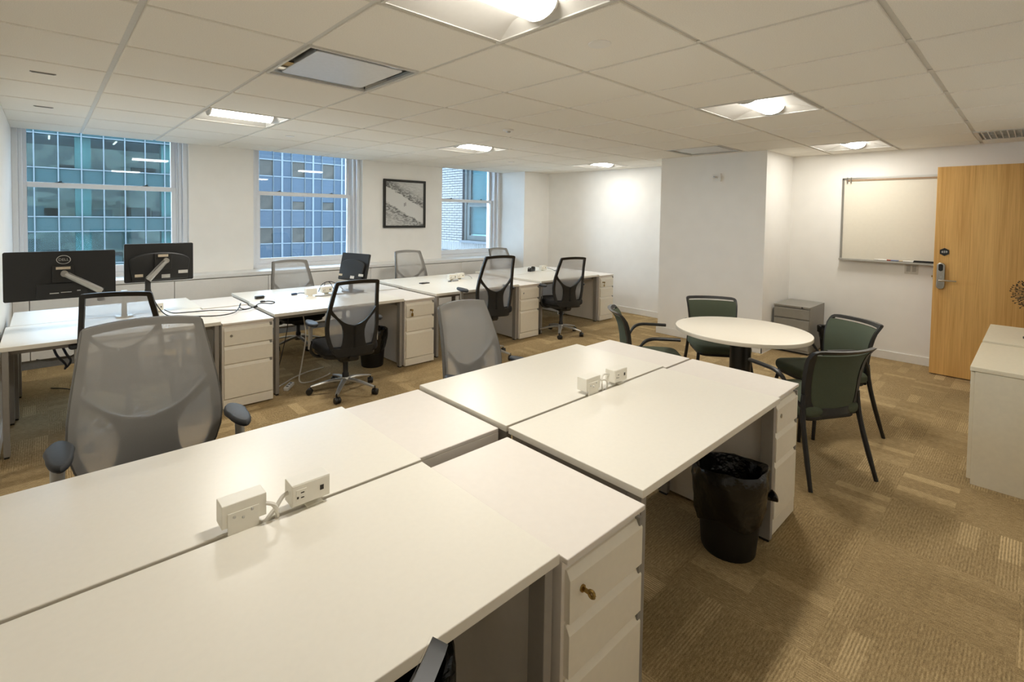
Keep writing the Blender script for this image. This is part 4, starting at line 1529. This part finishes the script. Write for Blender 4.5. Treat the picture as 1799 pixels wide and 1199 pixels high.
# ------------------------------------------------------------------ small desk things and cables
T = HD + 0.004
cable('power_cable', 'black cable running from the right arm-mounted monitor down over the desk', [(0.62, 4.84, 0.95), (0.66, 4.80, 0.80), (0.72, 4.72, T + 0.002), (0.80, 4.62, T), (0.92, 4.50, T), (1.05, 4.44, T), (1.17, 4.50, T), (1.24, 4.62, T + 0.015), (1.27, 4.68, T + 0.04), (1.255, 4.66, T + 0.012), (1.28, 4.60, T), (1.37, 4.66, T), (1.45, 4.74, T + 0.012), (1.55, 4.74, T), (1.60, 4.80, T), (1.575, 4.88, T), (1.53, 4.885, T)], 0.0045, CABB, plug=0.013)
cable('power_cable', 'thin black cable ending at a plug near the desk corner', [(0.73, 4.86, T + 0.02), (0.78, 4.78, T), (0.90, 4.74, T), (1.05, 4.71, T), (1.18, 4.62, T), (1.28, 4.58, T), (1.38, 4.66, T)], 0.004, CABB, plug=0.011)
t = thing('power_adapter', 'black plug-in power adapter lying on the second window-row desk', 'adapter', (1.555, 5.10, HD), 0.2)
MB().prism(rrect(0.085, 0.045, 0.010), 0.0, 0.028, 0.006).build('body', BLACKP, t, smooth=True)
for s in (-0.006, 0.006):
    MB().box(0.042, s - 0.001, 0.011, 0.058, s + 0.001, 0.017).build('prong', STEEL, t)
t = thing('phone', 'small dark phone lying flat on the third window-row desk', 'phone', (3.462, 5.045, HD), 0.15)
MB().prism(rrect(0.13, 0.066, 0.010), 0.0, 0.010, 0.003).build('case', BLACKP, t, smooth=True)
MB().prism(rrect(0.122, 0.060, 0.008), 0.010, 0.0105).build('screen', SCREENG, t)
t = thing('usb_adapter', 'small dark blue plug by the power boxes on the second window-row desk', 'adapter', (1.90, 5.12, HD), 0.1)
MB().prism(rrect(0.055, 0.03, 0.007), 0, 0.02, 0.005).build('body', CABL, t, smooth=True)
MB().tube(smooth_path([(0.028, 0, 0.01), (0.07, 0.01, 0.012), (0.12, -0.02, 0.008), (0.15, -0.06, 0.006)], 5), 0.004).build('lead', CABB, t, smooth=True)
cable('power_cable', 'black cable arching up behind the second desk power boxes', [(2.12, 5.03, T + 0.02), (2.17, 5.06, T + 0.09), (2.25, 5.05, T + 0.115), (2.33, 5.02, T + 0.08), (2.38, 5.0, T + 0.02)], 0.004, CABB)
cable('power_cable', 'thin black cable looping low over the socket box by the angled monitor', [(2.17, 5.0, T + 0.085), (2.19, 5.02, T + 0.115), (2.24, 5.03, T + 0.11), (2.27, 5.01, T + 0.05), (2.28, 5.0, T)], 0.0035, CABB)
cable('power_cable', 'grey cable lying between the power boxes of the second desk', [(2.03, 4.90, T), (2.09, 4.865, T), (2.17, 4.875, T), (2.24, 4.89, T), (2.32, 4.88, T), (2.40, 4.90, T)], 0.006, CABG)
cable('power_cable', 'grey cable curling in front of the angled monitor stand', [(2.34, 4.83, T), (2.40, 4.80, T), (2.47, 4.83, T), (2.53, 4.82, T), (2.56, 4.78, T)], 0.004, CABG)
t = thing('memory_stick', 'small blue and silver memory stick on the third window-row desk', 'memory stick', (3.815, 4.985, HD), 0.1)
MB().prism(rrect(0.035, 0.016, 0.003), 0, 0.010, 0.002).build('body', CABL, t)
MB().box(-0.034, -0.006, 0.002, -0.0175, 0.006, 0.008).build('connector', BLACKP, t)
t = thing('charger_block', 'flat grey charger block in front of the third desk power boxes', 'charger', (3.90, 4.99, HD), 0.1)
MB().prism(rrect(0.09, 0.035, 0.006), 0, 0.016, 0.004).build('body', CABG, t, smooth=True)
cable('power_cable', 'thin grey cable beside the third desk power boxes', [(4.11, 5.06, T + 0.05), (4.16, 5.05, T + 0.045), (4.20, 5.03, T + 0.02), (4.205, 5.02, T - 0.002)], 0.003, CABG)

# tape dispenser
t = thing('tape_dispenser', 'black desk tape dispenser on the farthest window-row desk', 'tape dispenser', (5.545, 5.20, HD), 0.25)
prof = [(-0.075, 0.0), (0.075, 0.0), (0.078, 0.055), (0.060, 0.068), (0.045, 0.066), (0.022, 0.036), (0.0, 0.030), (-0.020, 0.042), (-0.038, 0.058), (-0.055, 0.060), (-0.07, 0.045)]
n = len(prof)
vs = [(x, -0.028, z) for x, z in prof] + [(x, 0.028, z) for x, z in prof]
MB().add(vs, [tuple(range(n)), tuple(reversed(range(n, 2 * n)))] + [(i, n + i, n + (i + 1) % n, (i + 1) % n) for i in range(n)]).build('body', BLACKP, t, bev=0.004)
MB().tube([(0.045, -0.012, 0.042), (0.045, 0.012, 0.042)], 0.030, 20).build('tape_roll', mat('tape', (60, 58, 50), 0.2), t, smooth=True)
MB().box(-0.078, -0.014, 0.044, -0.066, 0.014, 0.050).build('cutter', STEEL, t)
t = thing('cable_puck', 'flat grey dongle on the farthest window-row desk', 'dongle', (5.93, 5.03, HD), 0.2)
MB().prism(rrect(0.10, 0.045, 0.008), 0, 0.012, 0.004).build('body', CABG, t, smooth=True)
MB().tube(smooth_path([(-0.03, 0.02, 0.008), (-0.06, 0.07, 0.03), (-0.10, 0.11, 0.045)], 5), 0.003).build('lead', CABB, t, smooth=True)
t = thing('window_remote', 'thin black remote lying on the window ledge near the corner', 'remote', (6.12, 6.56, 0.815), 0.2)
MB().prism(rrect(0.17, 0.045, 0.01), 0, 0.014, 0.004).build('body', BLACKP, t, smooth=True)
MB().prism(rrect(0.12, 0.028, 0.006), 0.014, 0.0155).build('keypad', GREYP, t)
# loose cables under the desks
cable('floor_cable', 'white cable hanging under the second desk and curling on the carpet', [(1.78, 4.60, 0.64), (1.80, 4.56, 0.40), (1.74, 4.50, 0.16), (1.70, 4.45, 0.02), (1.78, 4.40, 0.008), (1.95, 4.47, 0.008), (2.02, 4.52, 0.008)], 0.006, CABW)
cable('floor_cable', 'second white cable lying across the carpet under the second desk', [(1.48, 4.42, 0.008), (1.60, 4.52, 0.008), (1.72, 4.62, 0.008), (1.88, 4.70, 0.008), (2.05, 4.74, 0.008)], 0.006, CABW)
cable('floor_cable', 'thin dark cable dropping beside the left leg of the second desk', [(1.62, 4.50, 0.66), (1.60, 4.48, 0.50), (1.55, 4.46, 0.30), (1.50, 4.44, 0.12), (1.50, 4.40, 0.008)], 0.0035, CABB)
cable('floor_cable', 'dark blue cable dangling under the leftmost window-row desk', [(0.02, 4.45, 0.66), (0.05, 4.60, 0.52), (0.10, 4.80, 0.40), (0.10, 4.95, 0.33)], 0.008, CABL)
cable('floor_cable', 'second dark cable dangling under the leftmost window-row desk', [(0.06, 4.45, 0.66), (0.10, 4.62, 0.52), (0.13, 4.80, 0.42), (0.11, 4.95, 0.34)], 0.008, CABL)
cable('floor_cable', 'grey cable looping under the leftmost window-row desk', [(0.17, 4.50, 0.67), (0.19, 4.60, 0.58), (0.14, 4.75, 0.47), (0.02, 4.85, 0.43), (-0.06, 4.90, 0.44)], 0.005, CABG)
cable('floor_cable', 'thin black cable lying on the carpet left of the big grey chair', [(0.02, 5.65, 0.006), (0.12, 5.55, 0.006), (0.22, 5.35, 0.006), (0.30, 5.20, 0.006)], 0.004, CABB)
cable('floor_cable', 'white cable hanging in a loop under the farthest window-row desk', [(5.52, 4.75, 0.55), (5.56, 4.72, 0.38), (5.52, 4.65, 0.24), (5.42, 4.55, 0.15)], 0.008, CABW)
t = thing('power_strip', 'white power strip on the carpet by the second desk leg', 'power strip', (1.58, 4.38, 0), 0.9)
MB().prism(rrect(0.16, 0.045, 0.008), 0, 0.03, 0.006).build('body', CABW, t, smooth=True)
for k in range(3):
    MB().box(-0.05 + 0.045 * k, -0.01, 0.030, -0.03 + 0.045 * k, 0.01, 0.031).build('socket', SOCK, t)

# ------------------------------------------------------------------ outside
struct(MB().box(-60, 7.6, -14.2, 90, 110, -14).build('street', mat('pale_street', (150, 150, 148), 0.9)))  # unseen street, paled to bounce daylight up to the ceiling
TEAL = mat('spandrel_teal', (37, 52, 53), 0.85, spec=0.08, vary=0.06, scale=0.8)
BLUE = mat('facade_blue', (58, 67, 76), 0.85, spec=0.08, vary=0.07, scale=0.7)
BLUE2 = mat('facade_blue_dark', (54, 63, 72), 0.85, spec=0.08, vary=0.06, scale=0.7)
MULL = mat('mullion_pale', (76, 82, 84), 0.85, spec=0.08)
MULW = mat('mullion_white', (94, 100, 104), 0.85, spec=0.08)
SLABM = mat('far_slab', (105, 109, 109), 0.8)
COLM = mat('far_column', (88, 102, 97), 0.85, spec=0.08)
VIS = sheet('far_glass', (216, 232, 234), 0.1, gloss=1.12)
OFF1 = office_material('office_interior', (84, 90, 88), (136, 140, 132), 0.55)
OFF2 = office_material('office_interior_dim', (34, 32, 26), (52, 48, 41), 0.12)
STRIP = emit('far_strip_lamp', (1.0, 0.96, 0.86), 2.2)

for m_ in (OFF1, OFF2, STRIP):
    m_.cycles.emission_sampling = 'NONE'

FY = 43.0
t = thing('glass_office_building', 'teal glass office building seen through the leftmost window', 'building', (0, FY, 0))
x_of = lambda k: -0.491 + 1.1715 * k
N0, N1 = -1, 3
K0, K1 = -4, 11
pane = span = None
for n_ in range(N0, N1):
    zs1 = 1.055 + 3.165 * n_
    zs0 = zs1 - 0.97
    zv1 = zs0 + 3.165
    for k in range(K0, K1):
        x = x_of(k)
        if span is None:
            span = MB().box(0.03, 0, 0, 1.14, 0.05, 0.97).build('spandrel_panel', TEAL, t, (x, 0, zs0))
            pane = MB().box(0.03, 0.01, 0, 1.14, 0.03, 2.195).build('glass_pane', VIS, t, (x, 0, zs1))
        else:
            link('spandrel_panel', span.data, t, (x, 0, zs0))
            link('glass_pane', pane.data, t, (x, 0, zs1))
    for zz in (zs0, zs1):
        MB().box(x_of(K0), -0.08, zz - 0.035, x_of(K1), 0.06, zz + 0.035).build('transom', MULL, t)
    MB().box(x_of(K0), 0.06, zs0 + 0.15, x_of(K1), 9, zs0 + 0.55).build('floor_slab', SLABM, t)
    MB().box(x_of(K0), 0.06, zs0 + 0.55, x_of(K1), 0.3, zs1).build('upstand', SLABM, t)
    MB().box(x_of(K0), 9.0, zs0 + 0.5, x_of(K1), 9.1, zs0 + 3.4).build('office_back', OFF1, t)
    rq = random.Random(n_ + 5)
    for k in range(12):
        xx = x_of(K0) + rq.random() * 16
        yy = 1.0 + rq.random() * 6
        MB().box(xx, yy, zs0 + 0.55, xx + 0.8 + rq.random(), yy + 0.6, zs0 + 1.2 + 0.5 * rq.random()).build('furniture', mat('far_desk', (96, 98, 96), 0.8) if k % 2 else mat('far_shelf', (66, 62, 56), 0.8), t)
    for k in range(5):
        xx = x_of(K0) + 1.3 + 3.6 * k + 0.5 * (n_ % 2)
        MB().box(xx, 1.5, zs0 + 3.17, xx + 0.10, 3.6, zs0 + 3.22).build('strip_lamp', STRIP, t)
    for xc in (-2.9, 1.95, 6.83, 11.7):
        MB().box(xc - 0.42, 0.5, zs0 + 0.55, xc + 0.42, 1.3, zs0 + 3.32).build('column', COLM, t)
for k in range(K0, K1 + 1):
    x = x_of(k)
    MB().box(x - 0.035, -0.12, -3.2, x + 0.035, 0.06, 9.7).build('mullion', MULL, t)
MB().box(x_of(K0), 0.1, 9.65, x_of(K1), 9, 11.5).build('upper_storeys', TEAL, t)  # unseen storeys kept low so more sky light gets in
MB().box(x_of(K0), 0.1, -14, x_of(K1), 9, -3.05).build('lower_storeys', TEAL, t)

FY2 = 51.0
t = thing('blue_office_building', 'blue panelled office building seen through the second window', 'building', (0, FY2, 0))
J0, J1 = 0, 6
PX = lambda j: 14.54 + 3.165 * j
cache2 = {}


def panel2(nm, w, h, m, loc):
    key = (nm, round(w, 3), round(h, 3), m.name)
    if key not in cache2:
        cache2[key] = MB().box(0.02, 0, 0.02, w - 0.02, 0.06, h - 0.02).build(nm, m, t, loc).data
    else:
        link(nm, cache2[key], t, loc)


for n_ in range(-2, 3):
    zw0 = 1.77 + 3.35 * n_
    for j in range(J0, J1):
        x = PX(j)
        for (a, b_, mid) in ((0, 0.96, False), (0.96, 2.31, True), (2.31, 3.165, False)):
            panel2('spandrel_panel', b_ - a, 1.72, BLUE if mid else BLUE2, (x + a, 0, zw0 - 1.72))
            if not mid:
                panel2('spandrel_panel', b_ - a, 1.63, BLUE2, (x + a, 0, zw0))
            else:
                half_ = 0.75 if (n_ == 0 and j > 0) else 0.0
                if half_:
                    panel2('blind_panel', b_ - a, half_, BLUE, (x + a, 0, zw0 + 1.63 - half_))
                panel2('window_opening', b_ - a, 1.63 - half_, OFF2, (x + a, 0.05, zw0))
    for zz in (zw0, zw0 + 1.63):
        MB().box(PX(J0), -0.05, zz - 0.05, PX(J1), 0.05, zz + 0.05).build('transom', MULW, t)
for j in range(J0, J1 + 1):
    x = PX(j)
    MB().box(x - 0.09, -0.06, -8, x + 0.09, 0.05, 12).build('pier_fin', MULW, t)
    if j < J1:
        for a in (0.96, 2.31):
            MB().box(x + a - 0.04, -0.08, -8, x + a + 0.04, 0.05, 12).build('mullion', MULL, t)
MB().box(PX(J0), 0.12, -14, PX(J1), 9, 12.2).build('core', BLUE2, t)  # unseen top kept low to leave the sky open

# own wing in white glazed brick, seen through the third window
BX = 7.30
BRICK = mat('white_brick', (106, 105, 104), 0.85, spec=0.08, vary=0.05, scale=9)
MORT = mat('mortar_grey', (44, 46, 50), 0.85, spec=0.08)
FRAMED = mat('old_frame_grey', (70, 74, 74), 0.85, spec=0.08)
wing = struct(MB().box(BX + 0.012, 7.13, -14, BX + 0.2, 8.06, 9).build('wall_outside', MORT))
MB().box(BX + 0.012, 9.10, -14, BX + 0.2, 13, 9).build('wall_backing', MORT, wing)
MB().box(BX + 0.012, 8.06, -14, BX + 0.2, 9.10, 0.93).build('wall_backing', MORT, wing)
MB().box(BX + 0.012, 8.06, 2.75, BX + 0.2, 9.10, 9).build('wall_backing', MORT, wing)
CH, BL = 0.0585, 0.196
bk = None
nb = 0
for r in range(-1, 34):
    z = 0.955 + CH * r
    y = 9.105 - (BL / 2 if r % 2 else 0)
    while y < 10.3:
        y0, y1 = max(y, 9.105), y + BL
        if y1 - y0 > 0.03:
            if abs(y1 - y0 - BL) < 1e-6 and bk is not None:
                link('brick', bk, wing, (BX, y0, z))
            else:
                o = MB().box(0, 0.004, 0, 0.014, y1 - y0 - 0.006, CH - 0.013).build('brick', BRICK, wing, (BX, y0, z))
                if abs(y1 - y0 - BL) < 1e-6:
                    bk = o.data
            nb += 1
        y += BL
sb = None
for k in range(36):
    y = 8.07 + k * 0.062
    if sb is None:
        o = MB().box(0, 0.003, 0, 0.016, 0.057, 0.20).build('soldier_brick', BRICK, wing, (BX, y, 0.70))
        sb = o.data
    else:
        link('soldier_brick', sb, wing, (BX, y, 0.70))
for r in range(4):
    for k in range(11):
        link('brick', bk, wing, (BX, 8.07 + BL * k - (BL / 2 if r % 2 else 0), 0.64 - CH * r))
ow = struct(MB().box(BX - 0.05, 8.03, 0.90, BX + 0.18, 9.13, 0.955).build('window_4', mat('stone_sill', (84, 88, 92), 0.85, spec=0.08), bev=0.006))
m = MB()
m.box(BX + 0.06, 8.06, 0.955, BX + 0.16, 8.12, 2.75)
m.box(BX + 0.06, 9.03, 0.955, BX + 0.16, 9.10, 2.75)
m.box(BX + 0.06, 8.12, 2.68, BX + 0.16, 9.03, 2.75)
m.build('outer_frame', FRAMED, ow, bev=0.004)
for nm, za, zc, xx in (('lower_sash', 0.965, 1.80, 0.09), ('upper_sash', 1.76, 2.68, 0.12)):
    s = MB()
    s.box(BX + xx, 8.12, za, BX + xx + 0.035, 8.20, zc)
    s.box(BX + xx, 8.94, za, BX + xx + 0.035, 9.03, zc)
    s.box(BX + xx, 8.20, za, BX + xx + 0.035, 8.94, za + 0.11)
    s.box(BX + xx, 8.20, zc - 0.06, BX + xx + 0.035, 8.94, zc)
    so = s.build(nm, FRAMED, ow, bev=0.003)
    MB().box(BX + xx + 0.012, 8.20, za + 0.11, BX + xx + 0.018, 8.94, zc - 0.06).build('pane', VIS, so)
MB().box(BX + 0.19, 8.06, 0.95, BX + 0.2, 9.10, 2.75).build('window_blind', mat('blind_pale', (92, 108, 112), 0.85, spec=0.08), ow)
MB().box(BX + 0.178, 8.10, 1.06, BX + 0.188, 9.04, 1.10).build('blind_bar', TRIM, ow)
